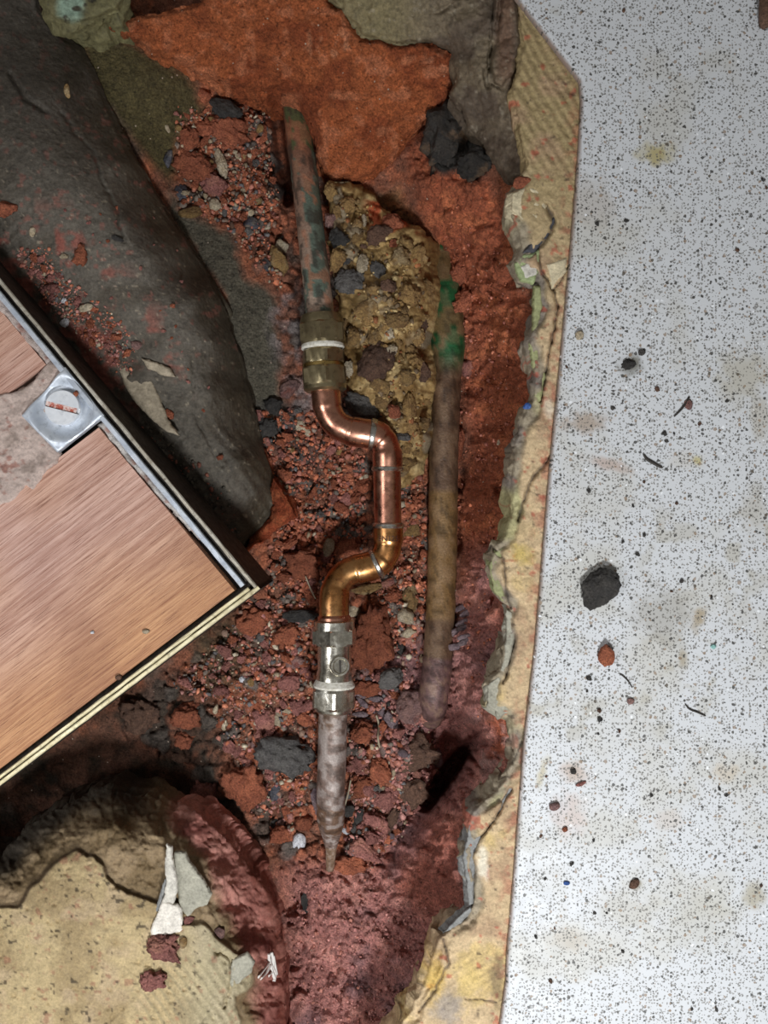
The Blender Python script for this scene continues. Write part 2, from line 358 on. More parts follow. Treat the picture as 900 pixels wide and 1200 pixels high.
def crag(u, v, amp=1.0):
    """torn, crumbly face: plates at odd heights, pits and ridges (mm along the surface normal)"""
    w1, w2 = u + 7 * fbm(u, v, 20, 3, 133), v + 7 * fbm(u, v, 20, 3, 134)
    f1, f2, c = worley(w1, w2 * 0.8, 19, 149); g1, g2, c2 = worley(w1 + 3 * fbm(u, v, 7, 2, 7), w2, 8.5, 151)
    return amp * ((c - 0.5) * 3.2 * ss(0.02, 0.3, f2 - f1) - 1.6 * ss(0.16, 0.0, f2 - f1) * ss(-0.1, 0.3, fbm(u, v, 40, 2, 9)) + (c2 - 0.5) * 1.7 * ss(0, 0.3, g2 - g1)
                  + 2.2 * fbm(u, v, 13, 4, 153, 0.7) + 1.2 * ridged(u, v, 8, 2, 155) - 2.2 * ss(0.45, 0.75, fbm(u, v, 11, 3, 157)))
def nd_pit(u, v):
    wall = ss(20, -20, sd(u, v, POLY_WALL)); plum = ss(20, -20, sd(u, v, POLY_PLUM)) * (1 - ss(12, -18, sd(u, v, POLY_RUBBLE)))
    k = np.clip(wall + plum, 0, 1) * ss(-2, 12, sd(u, v, SCREED))
    return crag(u, v) * k
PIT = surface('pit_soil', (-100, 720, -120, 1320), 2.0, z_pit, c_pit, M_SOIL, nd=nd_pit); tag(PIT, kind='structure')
PV = np.empty(len(PIT.data.vertices) * 3, np.float32); PIT.data.vertices.foreach_get('co', PV)
_nx = int(round((720 + 100) / 2.0)) + 1; PZ = PV.reshape(-1, 3)[:, 2].reshape(-1, _nx)
def pit_z(u, v):
    i = int(np.clip(round((v + 120) / 2.0), 0, PZ.shape[0] - 1)); j = int(np.clip(round((u + 100) / 2.0), 0, _nx - 1)); return float(PZ[i, j])

# ------------------------------------------------------------------ the floor sheet and the screed under it
VINYL = [(596,-120),(603,-4),(640,44),(679,95),(681,120),(677,190),(668,300),(657,420),(645,540),(636,650),(627,760),(615,860),(608,950),(601,1040),(594,1120),(593,1150),(586,1200),(572,1320),(1120,1320),(1120,-120)]
def fbl(u, v, cu, cv, ru, rv, sx=0, rot=0):
    c, s = math.cos(rot), math.sin(rot); du, dv = u - cu, v - cv
    x, y = (du * c + dv * s) / ru, (-du * s + dv * c) / rv
    return ss(1.25, 0.35, np.hypot(x, y) + 0.6 * fbm(u, v, 12, 4, int(cu + cv), 0.65))
def c_vinyl(u, v, D):
    c = np.zeros(u.shape + (3,)); c[:] = lin((208, 210, 213))
    c = mixc(c, (188, 184, 172), ss(0.0, 0.6, fbm(u, v, 70, 4, 201)) * 0.55)
    c = mixc(c, (172, 166, 150), ss(0.15, 0.5, fbm(u, v, 26, 4, 205)) * ss(0.1, 0.5, fbm(u, v, 160, 2, 207)) * 0.6)
    for (cu, cv, ru, rv, k, w, rt) in ((768,180,24,13,(176,164,118),.95,0),(684,495,28,12,(160,138,116),.75,-.2),(712,544,32,8,(176,146,128),.6,.25),(778,722,36,40,(150,144,130),.55,.2),
        (819,724,9,20,(158,140,108),.8,.5),(690,240,34,30,(166,152,134),.45,0),(740,428,16,14,(96,92,76),.8,0),(635,905,6,20,(180,168,134),.8,.3),(800,772,7,15,(160,148,124),.8,-.2),
        (743,1036,9,7,(120,104,66),.95,0),(884,1050,18,16,(160,150,122),.7,0),(870,440,30,40,(172,164,142),.6,0),(885,600,20,34,(168,160,142),.5,0),(672,905,20,16,(176,142,116),.5,0),
        (668,955,22,26,(186,150,132),.4,0),(735,1065,40,30,(176,170,154),.5,0),(665,1100,30,16,(176,164,146),.5,.2),(820,1080,50,40,(178,174,160),.45,.4),(805,540,26,12,(186,172,146),.25,0),
        (850,905,16,12,(190,172,144),.5,0),(785,960,18,14,(186,166,146),.4,0),(660,215,16,60,(160,140,128),.45,.1),(890,490,16,30,(170,160,138),.5,0),(818,540,6,6,(190,180,132),.9,0)):
        c = mixc(c, k, fbl(u, v, cu, cv, ru, rv, rot=rt) * w)
    c = mixc(c, (120, 92, 72), ss(-4.5, -0.5, D) * 0.85)
    return c
m = N('speckled_vinyl'); co = m.coord(); c = m.col()
wv_ = m.n('ShaderNodeVectorMath', operation='ADD'); nz = m.n('ShaderNodeTexNoise', Scale=900.0, Detail=2.0); m.l(co, nz.inputs['Vector'])
nm = m.n('ShaderNodeVectorMath', operation='MULTIPLY'); m.l(nz.outputs['Color'], nm.inputs[0]); nm.inputs[1].default_value = (0.0013, 0.0013, 0)
m.l(co, wv_.inputs[0]); m.l(nm.outputs[0], wv_.inputs[1])
for sc, thr, rad, colr, w in ((760, 0.40, 0.30, rgba(120, 116, 110), 0.75), (620, 0.55, 0.27, rgba(92, 88, 82), 0.75), (480, 0.86, 0.27, rgba(60, 58, 55), 0.9), (430, 0.90, 0.26, rgba(140, 116, 92), 0.75), (420, 0.985, 0.22, rgba(240, 242, 245), 0.9), (150, 0.95, 0.09, rgba(84, 74, 60), 0.9)):
    vr = m.n('ShaderNodeTexVoronoi', Scale=float(sc), voronoi_dimensions='2D'); m.l(wv_.outputs[0], vr.inputs['Vector'])
    sp = m.n('ShaderNodeSeparateColor'); m.l(vr.outputs['Color'], sp.inputs[0])
    sz = m.math('MULTIPLY', m.math('ADD', sp.outputs[1], 0.35), rad)
    k = m.math('MULTIPLY', m.math('LESS_THAN', vr.outputs['Distance'], sz), m.math('GREATER_THAN', sp.outputs[0], thr))
    c = m.mix(m.math('MULTIPLY', k, w), c, colr)
m.base(c); m.rough(m.ramp(m.noise(120, 4), [(0.3, 0.42), (0.7, 0.62)])); m.bump(m.noise(700, 4), 0.12, 0.0004); M_VINYL = m.m
tag(surface('floor', (560, 1120, -120, 1320), 2.5, lambda u, v, D: 0.00025 * fbm(u, v, 120, 2, 3) - 0.0006 * ss(-6, 0, D), c_vinyl, M_VINYL, VINYL, 0.0026), kind='structure')

def z_screed(u, v, D):
    z = -3.4 + 0.5 * fbm(u, v, 30, 3, 301) - 0.25 * ss(0.35, 0.7, ridged(u, v, 40, 2, 303))
    s = np.where(v < 235, u * 0.85 - v * 0.52, u * 0.55 + v * 0.83)     # trowel ribs
    z = z + 0.18 * np.sin(s * 0.62 + 2 * fbm(u, v, 60, 2, 306)) * np.maximum(ss(0.0, 0.3, fbm(u, v, 110, 2, 305)), 1.4 * ss(220, 190, v))
    rim = ss(-17, -8, D + 7 * fbm(u, v, 26, 3, 307)) * ss(330, 250, np.abs(v - 0.0) * 0 + 0 * u + 200)
    low = ss(180, 230, v)                                              # below the top triangle the rim has broken away lower
    z = z - rim * low * (2.6 + 2.0 * fbm(u, v, 18, 3, 309)) - 3.0 * ss(-4, 0, D) 
    for (pts, dpt, wd) in CRACKS: z = z - dpt * ss(wd, 0.3, line_d(u + 2 * fbm(u, v, 8, 2, 9), v + 2 * fbm(u, v, 8, 2, 10), pts))
    z = z + 0.45 * fbm(u, v, 6, 3, 311, 0.6)
    return z / 1000
CRACKS = [([(630,290),(633,315),(645,335),(649,345),(654,360),(650,385),(640,430),(634,470)], 3.5, 3), ([(648,340),(660,325),(666,312)], 2, 2), ([(645,535),(628,555),(615,580),(608,610)], 2.5, 3.5),
 ([(545,1170),(580,1174)], 1.2, 1.6), ([(552,1060),(556,1030),(553,1000),(560,985),(580,960),(598,925)], 3.0, 3.5), ([(600,895),(612,870)], 1, 2), ([(575,640),(590,655),(592,690),(598,712)], 2.2, 3),
 ([(602,745),(598,775),(590,800)], 2.4, 3), ([(520,1100),(525,1130),(510,1160),(490,1185)], 1.8, 3), ([(640,240),(650,262),(636,285),(622,300)], 2.5, 4)]
def c_screed(u, v, D):
    c = np.zeros(u.shape + (3,)); c[:] = lin((204, 178, 140)); n = fbm(u, v, 34, 4, 320); m2 = fbm(u, v, 9, 3, 322)
    c = mixc(c, (166, 146, 106), ss(420, 150, v)); c = mixc(c, (176, 146, 116), ss(0, 0.5, n) * 0.8); c = mixc(c, (210, 182, 120), ss(0.1, 0.5, -n) * ss(520, 800, v) * 0.7)
    s = np.where(v < 235, u * 0.85 - v * 0.52, u * 0.55 + v * 0.83); c = mixc(c, (140, 118, 86), ss(0.2, 1.0, np.sin(s * 0.62 + 2 * fbm(u, v, 60, 2, 306))) * np.maximum(ss(0.0, 0.3, fbm(u, v, 110, 2, 305)), ss(220, 190, v)) * 0.4)
    rim = ss(-17, -8, D + 7 * fbm(u, v, 26, 3, 307)) * ss(190, 230, v)
    rc = mixc(np.broadcast_to(lin((150, 140, 122)), c.shape), (170, 166, 122), ss(0, 0.4, fbm(u, v, 60, 2, 330)))
    rc = mixc(rc, (116, 110, 106), ss(0.05, 0.5, fbm(u, v, 30, 3, 332))); c = mixc(c, rc, rim * 0.85 * ss(1110, 1060, v))
    c = mixc(c, (176, 84, 64), ss(0.42, 0.62, fbm(u, v, 11, 3, 335)) * 0.7)                                  # brick dust
    c = mixc(c, (166, 96, 76), ss(22, 4, np.abs(u - np.interp(v, [p[1] for p in VINYL[1:18]], [p[0] for p in VINYL[1:18]]))) * ss(-0.1, 0.35, m2) * ss(60, 200, v) * 0.6)
    c = mixc(c, (70, 58, 48), ss(0.5, 0.75, fbm(u, v, 7, 3, 337)) * 0.7)
    c = mixc(c, (206, 180, 96), fbl(u, v, 610, 650, 16, 14) * 0.7); c = mixc(c, (232, 222, 200), fbl(u, v, 566, 1012, 9, 22) * 0.95); c = mixc(c, (226, 210, 186), fbl(u, v, 643, 480, 7, 14) * 0.8)
    c = mixc(c, (216, 188, 120), fbl(u, v, 550, 1150, 18, 26) * 0.7); c = mixc(c, (210, 174, 84), fbl(u, v, 510, 1150, 12, 32) * 0.7); c = mixc(c, (92, 78, 66), fbl(u, v, 583, 1150, 10, 40) * 0.6)
    c = mixc(c, (150, 142, 138), fbl(u, v, 525, 1180, 20, 26) * 0.7)
    for (pts, dpt, wd) in CRACKS: c = mixc(c, (66, 56, 50), ss(wd * 0.8, 0.2, line_d(u + 2 * fbm(u, v, 8, 2, 9), v + 2 * fbm(u, v, 8, 2, 10), pts)) * 0.8)
    return c
SCR = surface('floor_screed', (420, 740, -120, 1320), 1.6, z_screed, c_screed, M_TAN, SCREED, 0.020, warp=(3, 14)); tag(SCR, kind='structure')

# ------------------------------------------------------------------ big lumps round the hole
BLOCK = [(100,24),(160,20),(200,12),(238,2),(262,-60),(262,-120),(390,-120),(387,0),(402,18),(426,42),(462,52),(510,50),(529,66),(531,100),(516,130),(494,152),(470,172),(452,190),(436,208),(410,212),(384,206),(378,199),(368,152),(354,120),(338,107),(318,108),(290,106),(262,96),(236,92),(210,76),(176,62),(140,46),(110,36)]
zb = rbf([(100,24,-52),(160,22,-44),(240,0,-34),(300,-100,-20),(390,-100,-20),(300,20,-34),(390,10,-30),(430,50,-32),(510,55,-30),(528,90,-40),(480,100,-46),(400,90,-50),(330,70,-52),(250,60,-54),(200,60,-58),(140,42,-56),(260,92,-66),(330,106,-78),(370,180,-80),(420,205,-84),(450,185,-74),(420,150,-64),(370,130,-64),(500,140,-56),(530,110,-48)])
def z_block(u, v, D):
    wu = u + 6 * fbm(u, v, 30, 3, 405); z = zb(wu, v)
    n = 3.0 * fbm(u, v, 60, 4, 410) + 1.0 * fbm(u, v, 12, 4, 411, 0.65) + 1.8 * ridged(u + v * 0.4, v, 44, 3, 413)
    f1, f2, cc = worley(u + 8 * fbm(u, v, 22, 2, 33), v + 8 * fbm(u, v, 22, 2, 34), 34, 449); n = n + (cc - 0.5) * 2.2 * ss(0.02, 0.25, f2 - f1)
    return (z + n - 5 * ss(-7, 0, D)) / 1000
def c_block(u, v, D):
    c = np.zeros(u.shape + (3,)); c[:] = lin((180, 100, 60)); n = fbm(u, v, 40, 4, 420)
    c = mixc(c, (154, 80, 48), ss(-0.1, 0.4, n)); c = mixc(c, (204, 126, 88), ss(0.1, 0.5, fbm(u, v, 14, 3, 422)) * 0.8)
    k = ss(0.1, 0.5, fbm(u * 0.8, v * 0.35 + u * 0.2, 5, 3, 424)) * ss(26, 8, np.hypot((u - 385) * 0.7, v - 52)); c = mixc(c, (216, 150, 112), k * 0.9)
    c = mixc(c, (214, 140, 104), ss(24, 6, np.hypot(u - 512, v - 75)) * ss(-0.1, 0.3, fbm(u, v, 8, 3, 426)) * 0.8)
    c = mixc(c, (112, 74, 44), ss(-16, 0, D + 8 * n) * 0.5 * ss(240, 120, u)); return c
tag(surface('brick_mass', (90, 545, -120, 225), 1.7, z_block, c_block, M_BRICKMASS, BLOCK, 0.036, warp=(4, 16), nd=lambda u, v: crag(u, v, 0.45)), 'broad broken mass of orange-red brick at the top end of the hole', 'brick')

LUMP = [(380,-120),(386,0),(402,18),(426,42),(462,52),(500,51),(527,62),(534,90),(526,112),(538,128),(548,150),(566,172),(580,196),(594,216),(610,204),(618,190),(606,140),(601,105),(613,50),(605,0),(600,-120)]
zl = rbf([(380,-120,-20),(600,-120,-14),(400,10,-30),(430,35,-30),(480,48,-30),(525,60,-32),(480,10,-20),(440,0,-20),(540,30,-16),(560,80,-16),(540,110,-32),(560,150,-36),(590,200,-26),(610,190,-14),(600,120,-12),(606,40,-9),(590,60,-12),(580,140,-22)])
OVAL = [(586,-60),(606,-40),(606,0),(611,48),(602,82),(589,104),(578,98),(573,70),(577,30)]
def z_lump(u, v, D):
    n = 2.4 * fbm(u, v, 50, 4, 505) + 1.0 * fbm(u, v, 11, 4, 506, 0.6)
    cr = line_d(u + 3 * fbm(u, v, 10, 2, 5), v + 3 * fbm(u, v, 10, 2, 6), [(588,-10),(584,30),(578,60),(570,85),(572,100)])
    cr2 = line_d(u + 3 * fbm(u, v, 10, 2, 7), v + 3 * fbm(u, v, 10, 2, 8), [(400,-40),(396,-6),(402,10)])
    cr3 = line_d(u + 4 * fbm(u, v, 14, 2, 7), v + 4 * fbm(u, v, 14, 2, 8), [(505,15),(530,5),(545,-20)])
    lobe = ss(1.5, -2.5, sd(u + 2 * fbm(u, v, 14, 2, 5), v, OVAL)); n = n + 4.5 * lobe - 4 * ss(3.5, 0.5, np.abs(sd(u + 2 * fbm(u, v, 14, 2, 5), v, OVAL)) + 0.0) * ss(598, 585, u)
    return (zl(u, v) + n + crag(u, v, 0.35) - 4.5 * ss(5, 0.5, cr) - 3 * ss(5, 0.5, cr2) - 2.5 * ss(5, .5, cr3) - 3.5 * ss(-5, 0, D)) / 1000
def c_lump(u, v, D):
    c = np.zeros(u.shape + (3,)); c[:] = lin((116, 102, 82)); n = fbm(u, v, 30, 4, 510)
    c = mixc(c, (94, 80, 66), ss(-0.1, 0.4, n)); c = mixc(c, (140, 128, 90), ss(520, 440, u) * 0.7)
    c = mixc(c, (92, 78, 64), ss(100, 180, v) * 0.7); c = mixc(c, (112, 84, 66), ss(16, 4, np.abs(u - 592)) * ss(110, 80, v) * 0.8)
    c = mixc(c, (170, 158, 138), ss(0.55, 0.7, fbm(u, v, 6, 2, 515)) * 0.4); return c
tag(surface('concrete_lump', (370, 625, -120, 222), 1.8, z_lump, c_lump, M_MORTAR, LUMP, 0.03, warp=(3, 14)), 'grey-brown lump of old concrete between red brick mass and tan screed triangle', 'concrete')

BANK = [(-100,-120),(40,-120),(48,8),(70,36),(100,56),(122,110),(150,168),(172,212),(205,264),(240,312),(268,370),(288,440),(306,512),(323,566),(330,590),(318,606),(292,632),(272,654),(230,640),(150,620),(0,430),(-100,340)]
zk = rbf([(-100,-120,-40),(40,-120,-45),(0,0,-38),(40,20,-48),(90,56,-56),(60,100,-34),(120,120,-56),(0,120,-26),(60,180,-24),(100,220,-22),(140,190,-40),(150,168,-56),(172,212,-60),(150,260,-26),(60,260,-22),(0,250,-24),(100,330,-26),(40,310,-29),(0,320,-32),
 (205,264,-66),(180,300,-30),(205,360,-30),(240,312,-70),(230,350,-40),(160,400,-32),(120,400,-31),(70,380,-33),(268,370,-74),(250,400,-42),(245,460,-36),(210,460,-35),(160,460,-34),(288,440,-77),(272,470,-48),(306,512,-79),(285,540,-46),(240,530,-38),(200,510,-37),(323,566,-78),(300,580,-56),(330,590,-76),(260,590,-50),(225,570,-45),(290,630,-72),(250,620,-68),(150,620,-70),(0,430,-60),(-100,340,-60)])
def z_bank(u, v, D):
    n = 1.3 * fbm(u, v, 60, 3, 605) + 0.45 * fbm(u, v, 14, 4, 606, 0.6)
    low = ss(200, 60, sd(u, v, [(0, 325), (305, 690), (300, 720), (0, 360)]) * 2.2)   # rough next to the cover
    n = n + low * (1.8 * fbm(u, v, 20, 3, 608) + 0.8 * fbm(u, v, 7, 3, 609))
    crk = line_d(u + 4 * fbm(u, v, 12, 3, 15), v + 4 * fbm(u, v, 12, 3, 16), [(70,130),(110,180),(120,215),(140,250),(145,285)])
    crk2 = line_d(u + 4 * fbm(u, v, 12, 3, 25), v + 4 * fbm(u, v, 12, 3, 26), [(10,85),(30,115),(52,130)])
    crk3 = line_d(u + 4 * fbm(u, v, 12, 3, 35), v + 4 * fbm(u, v, 12, 3, 36), [(227,420),(226,460),(230,490),(250,530),(262,548)])
    sdg = np.sin((u * 0.83 - v * 0.55) * 0.5 + 3 * fbm(u, v, 60, 2, 610)) * 0.35 * ss(420, 560, v)
    return (zk(u + 5 * fbm(u, v, 40, 2, 2), v) + n + sdg - 1.2 * ss(2.5, 0.4, crk) - 2.5 * ss(5, 0.5, crk2) - 1.4 * ss(2.5, 0.3, crk3) - 3 * ss(-8, 0, D)) / 1000
def c_bank(u, v, D):
    c = np.zeros(u.shape + (3,)); c[:] = lin((97, 90, 80)); n = fbm(u, v, 50, 4, 612)
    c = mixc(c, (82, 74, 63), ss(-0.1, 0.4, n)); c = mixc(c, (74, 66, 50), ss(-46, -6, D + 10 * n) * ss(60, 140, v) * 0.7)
    k = ss(0.12, 0.42, fbm(u, v, 26, 4, 614)) * ss(70, 15, sd(u, v, [(0,290),(60,290),(150,400),(170,440),(120,430),(30,330)])); c = mixc(c, (150, 80, 66), k * 0.8)
    c = mixc(c, (140, 90, 78), ss(0.38, 0.5, fbm(u, v, 8, 3, 616)) * 0.6 * ss(460, 380, v)); c = mixc(c, (170, 156, 134), ss(0.62, 0.72, fbm(u, v, 4, 2, 618)) * 0.5)
    c = mixc(c, (56, 49, 41), ss(260, 60, np.hypot(u - 20, v - 20)) * 0.7); return c  # light falloff painted in: bank colour darkens towards the top left corner
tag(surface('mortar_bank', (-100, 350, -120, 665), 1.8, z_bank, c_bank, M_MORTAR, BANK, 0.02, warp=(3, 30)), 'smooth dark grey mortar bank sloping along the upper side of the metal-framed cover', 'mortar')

SLAB = [(-100,1006),(0,1004),(26,976),(60,950),(92,934),(130,926),(170,934),(196,950),(232,956),(262,980),(290,1016),(314,1050),(326,1100),(333,1160),(335,1220),(336,1320),(-100,1320)]
LAYER = [(-120,1070),(18,1062),(30,1046),(66,1008),(88,996),(110,1004),(128,1030),(150,1048),(184,1056),(205,1080),(240,1085),(268,1110),(292,1128),(296,1150),(276,1168),(300,1330),(-120,1330)]
zs = rbf([(-100,1006,-50),(0,1000,-55),(26,976,-60),(92,934,-66),(130,926,-68),(170,934,-66),(196,950,-56),(90,965,-44),(40,1000,-38),(0,1040,-30),(130,965,-36),(180,975,-32),(205,975,-34),(232,956,-48),(262,980,-56),(230,990,-40),(245,1010,-34),(290,1016,-62),(260,1040,-30),(280,1060,-46),(314,1050,-66),(255,1075,-24),(300,1090,-54),(322,1090,-64),(285,1110,-28),(305,1140,-40),(326,1140,-62),(333,1200,-64),(305,1200,-36),(330,1320,-70),(300,1320,-30),(150,1040,-25),(200,1080,-22),(100,1100,-20),(200,1150,-20),(0,1150,-20),(100,1300,-20),(-100,1200,-24),(270,1160,-24)])
def z_slab(u, v, D):
    wu = u + 5 * fbm(u, v, 24, 3, 703); wv = v + 5 * fbm(u, v, 24, 3, 704)
    L = ss(1.2, -1.6, sd(wu, wv, LAYER)); red = ss(4, 12, sd(wu, wv, LAYER))
    n = 1.1 * fbm(u, v, 60, 3, 705) + red * (2.2 * fbm(u, v, 30, 4, 706) + 1.1 * fbm(u, v, 9, 3, 707, 0.65) + 1.4 * ridged(u, v, 24, 2, 709)) + 0.35 * fbm(u, v, 7, 3, 708)
    s = u * 0.5 - v * 0.35; n = n + 0.22 * np.sin(s * 1.1 + 2 * fbm(u, v, 50, 2, 711)) * ss(40, 10, np.hypot((u - 225) * 0.8, v - 1170) - 30)
    crk = line_d(u + 3 * fbm(u, v, 9, 2, 5), v + 3 * fbm(u, v, 9, 2, 6), [(255,1115),(270,1125),(272,1150),(262,1180)])
    pit_ = ss(0.55, 0.75, fbm(u, v, 8, 2, 713)) * L
    return (zs(wu, wv) + n + 3.0 * L - 2.5 * ss(3, 0.4, crk) * L - 1.0 * pit_) / 1000
def c_slab(u, v, D):
    wu = u + 5 * fbm(u, v, 24, 3, 703); wv = v + 5 * fbm(u, v, 24, 3, 704); q = sd(wu, wv, LAYER); n = fbm(u, v, 44, 4, 720)
    c = np.zeros(u.shape + (3,)); c[:] = lin((150, 128, 98)); c = mixc(c, (112, 92, 62), ss(-0.2, 0.3, n) * 0.7)
    rm = ss(-12, 12, u - np.interp(v, [920, 960, 1010, 1060, 1110, 1140, 1200, 1330], [196, 200, 240, 258, 284, 300, 300, 300]) + 10 * fbm(u, v, 18, 3, 722))
    rm = rm * ss(-2, 3, q)
    rc = mixc(np.broadcast_to(lin((180, 120, 108)), c.shape), (204, 144, 130), ss(0, 0.4, fbm(u, v, 14, 3, 724))); rc = mixc(rc, (112, 58, 50), ss(0, .5, n)); c = mixc(c, rc, rm)
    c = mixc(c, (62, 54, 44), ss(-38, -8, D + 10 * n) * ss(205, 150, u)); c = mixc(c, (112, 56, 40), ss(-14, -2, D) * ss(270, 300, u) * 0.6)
    t = mixc(np.broadcast_to(lin((190, 168, 126)), c.shape), (166, 144, 106), ss(-0.1, 0.4, n)); t = mixc(t, (188, 164, 132), ss(0.0, 0.5, fbm(u, v, 26, 4, 726)) * 0.6)
    t = mixc(t, (176, 168, 140), ss(190, 250, u) * 0.6); t = mixc(t, (150, 96, 76), ss(0.42, 0.6, fbm(u, v, 9, 3, 728)) * 0.55); t = mixc(t, (70, 58, 42), ss(0.52, 0.66, fbm(u, v, 6, 2, 730)) * 0.85)
    s = u * 0.5 - v * 0.35; t = mixc(t, (146, 134, 104), ss(0.1, 0.9, np.sin(s * 1.1 + 2 * fbm(u, v, 50, 2, 711))) * ss(40, 10, np.hypot((u - 225) * 0.8, v - 1170) - 30) * 0.5)
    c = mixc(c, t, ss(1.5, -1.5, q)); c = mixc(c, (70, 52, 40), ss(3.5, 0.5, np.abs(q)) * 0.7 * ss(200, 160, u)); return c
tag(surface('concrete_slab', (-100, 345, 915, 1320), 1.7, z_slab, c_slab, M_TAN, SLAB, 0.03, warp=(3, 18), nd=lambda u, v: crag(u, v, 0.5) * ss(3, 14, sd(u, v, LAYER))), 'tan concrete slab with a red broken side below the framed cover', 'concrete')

# ------------------------------------------------------------------ stones
def ico(sub):
    import bmesh
    bm = bmesh.new(); bmesh.ops.create_icosphere(bm, subdivisions=sub, radius=1.0)
    v = np.array([x.co[:] for x in bm.verts]); f = np.array([[q.index for q in x.verts] for x in bm.faces]); bm.free(); return v, f
ICO = {k: ico(k) for k in (1, 2, 3, 4)}
def stone_shape(seed, sub=3, planes=11, lo=0.62, hi=0.95, rough=0.05, freq=3.0, rounding=0.15):
    rs = np.random.RandomState(seed); v, f = ICO[sub]
    n = rs.normal(size=(planes, 3)); n /= np.linalg.norm(n, axis=1)[:, None]; d = rs.uniform(lo, hi, planes)
    q = (v @ n.T) / d; r = 1.0 / np.maximum(q.max(1), 0.9); r = r * (1 - rounding) + rounding * 0.8
    o = rs.uniform(-50, 50, 3)
    k = np.array([mnoise.fractal(Vector(p * freq + o), 0.7, 2.1, 5) for p in v]); r = r * (1 + rough * k) * (1 + 0.4 * rough * np.array([mnoise.noise(Vector(p * freq * 4 + o)) for p in v]))
    p = v * r[:, None]; p -= (p.max(0) + p.min(0)) / 2; p /= np.abs(p).max(0); return p, f
_protos = {}
def proto(kind, mat, i):
    key = (kind, mat.name, i)
    if key not in _protos:
        if kind == 'crumb': p, f = stone_shape(100 + i, 3, 9, 0.5, 0.9, 0.30, 2.2, 0.08)
        elif kind == 'pebble': p, f = stone_shape(200 + i, 2, 7, 0.75, 1.0, 0.04, 1.5, 0.45)
        else: p, f = stone_shape(300 + i, 2, 8, 0.5, 0.95, 0.04, 2.0, 0.05)
        me = bpy.data.meshes.new('stone_mesh'); me.from_pydata([tuple(x) for x in p], [], [tuple(x) for x in f]); me.materials.append(mat)
        me.polygons.foreach_set('use_smooth', np.full(len(me.polygons), kind == 'pebble')); _protos[key] = me
    return _protos[key]
def stone(name, u, v, w, h, rot, mat, label, cat='stone', seed=0, z=None, lift=0.25, tall=0.7, rough=0.09, planes=11, group=None, freq=3.0, rounding=0.12, sub=4, parent=None, tilt=(0, 0)):
    zz = pit_z(u, v) if z is None else z
    s = px(zz); p, f = stone_shape(seed or int(u * 7 + v), sub, planes, 0.6, 0.95, rough, freq, rounding)
    hh = 0.5 * s * min(w, h) * tall; p = p * np.array([0.5 * w * s, 0.5 * h * s, hh])
    o = link_mesh(name, p, f, mat, parent, smooth=True)
    o.location = P(u, v, zz + hh * lift); o.rotation_euler = (tilt[0], tilt[1], math.radians(rot))
    if parent is None: tag(o, label, cat, group)
    return o
BR, BP, G, DK, FL, OC, BN, PK, PA, WH, LI = M_BRICK, M_BRICKP, M_GREY, M_DARK, M_FLINT, M_OCHRE, M_BROWN, M_PINK, M_PALE, M_WHITE, M_LILAC
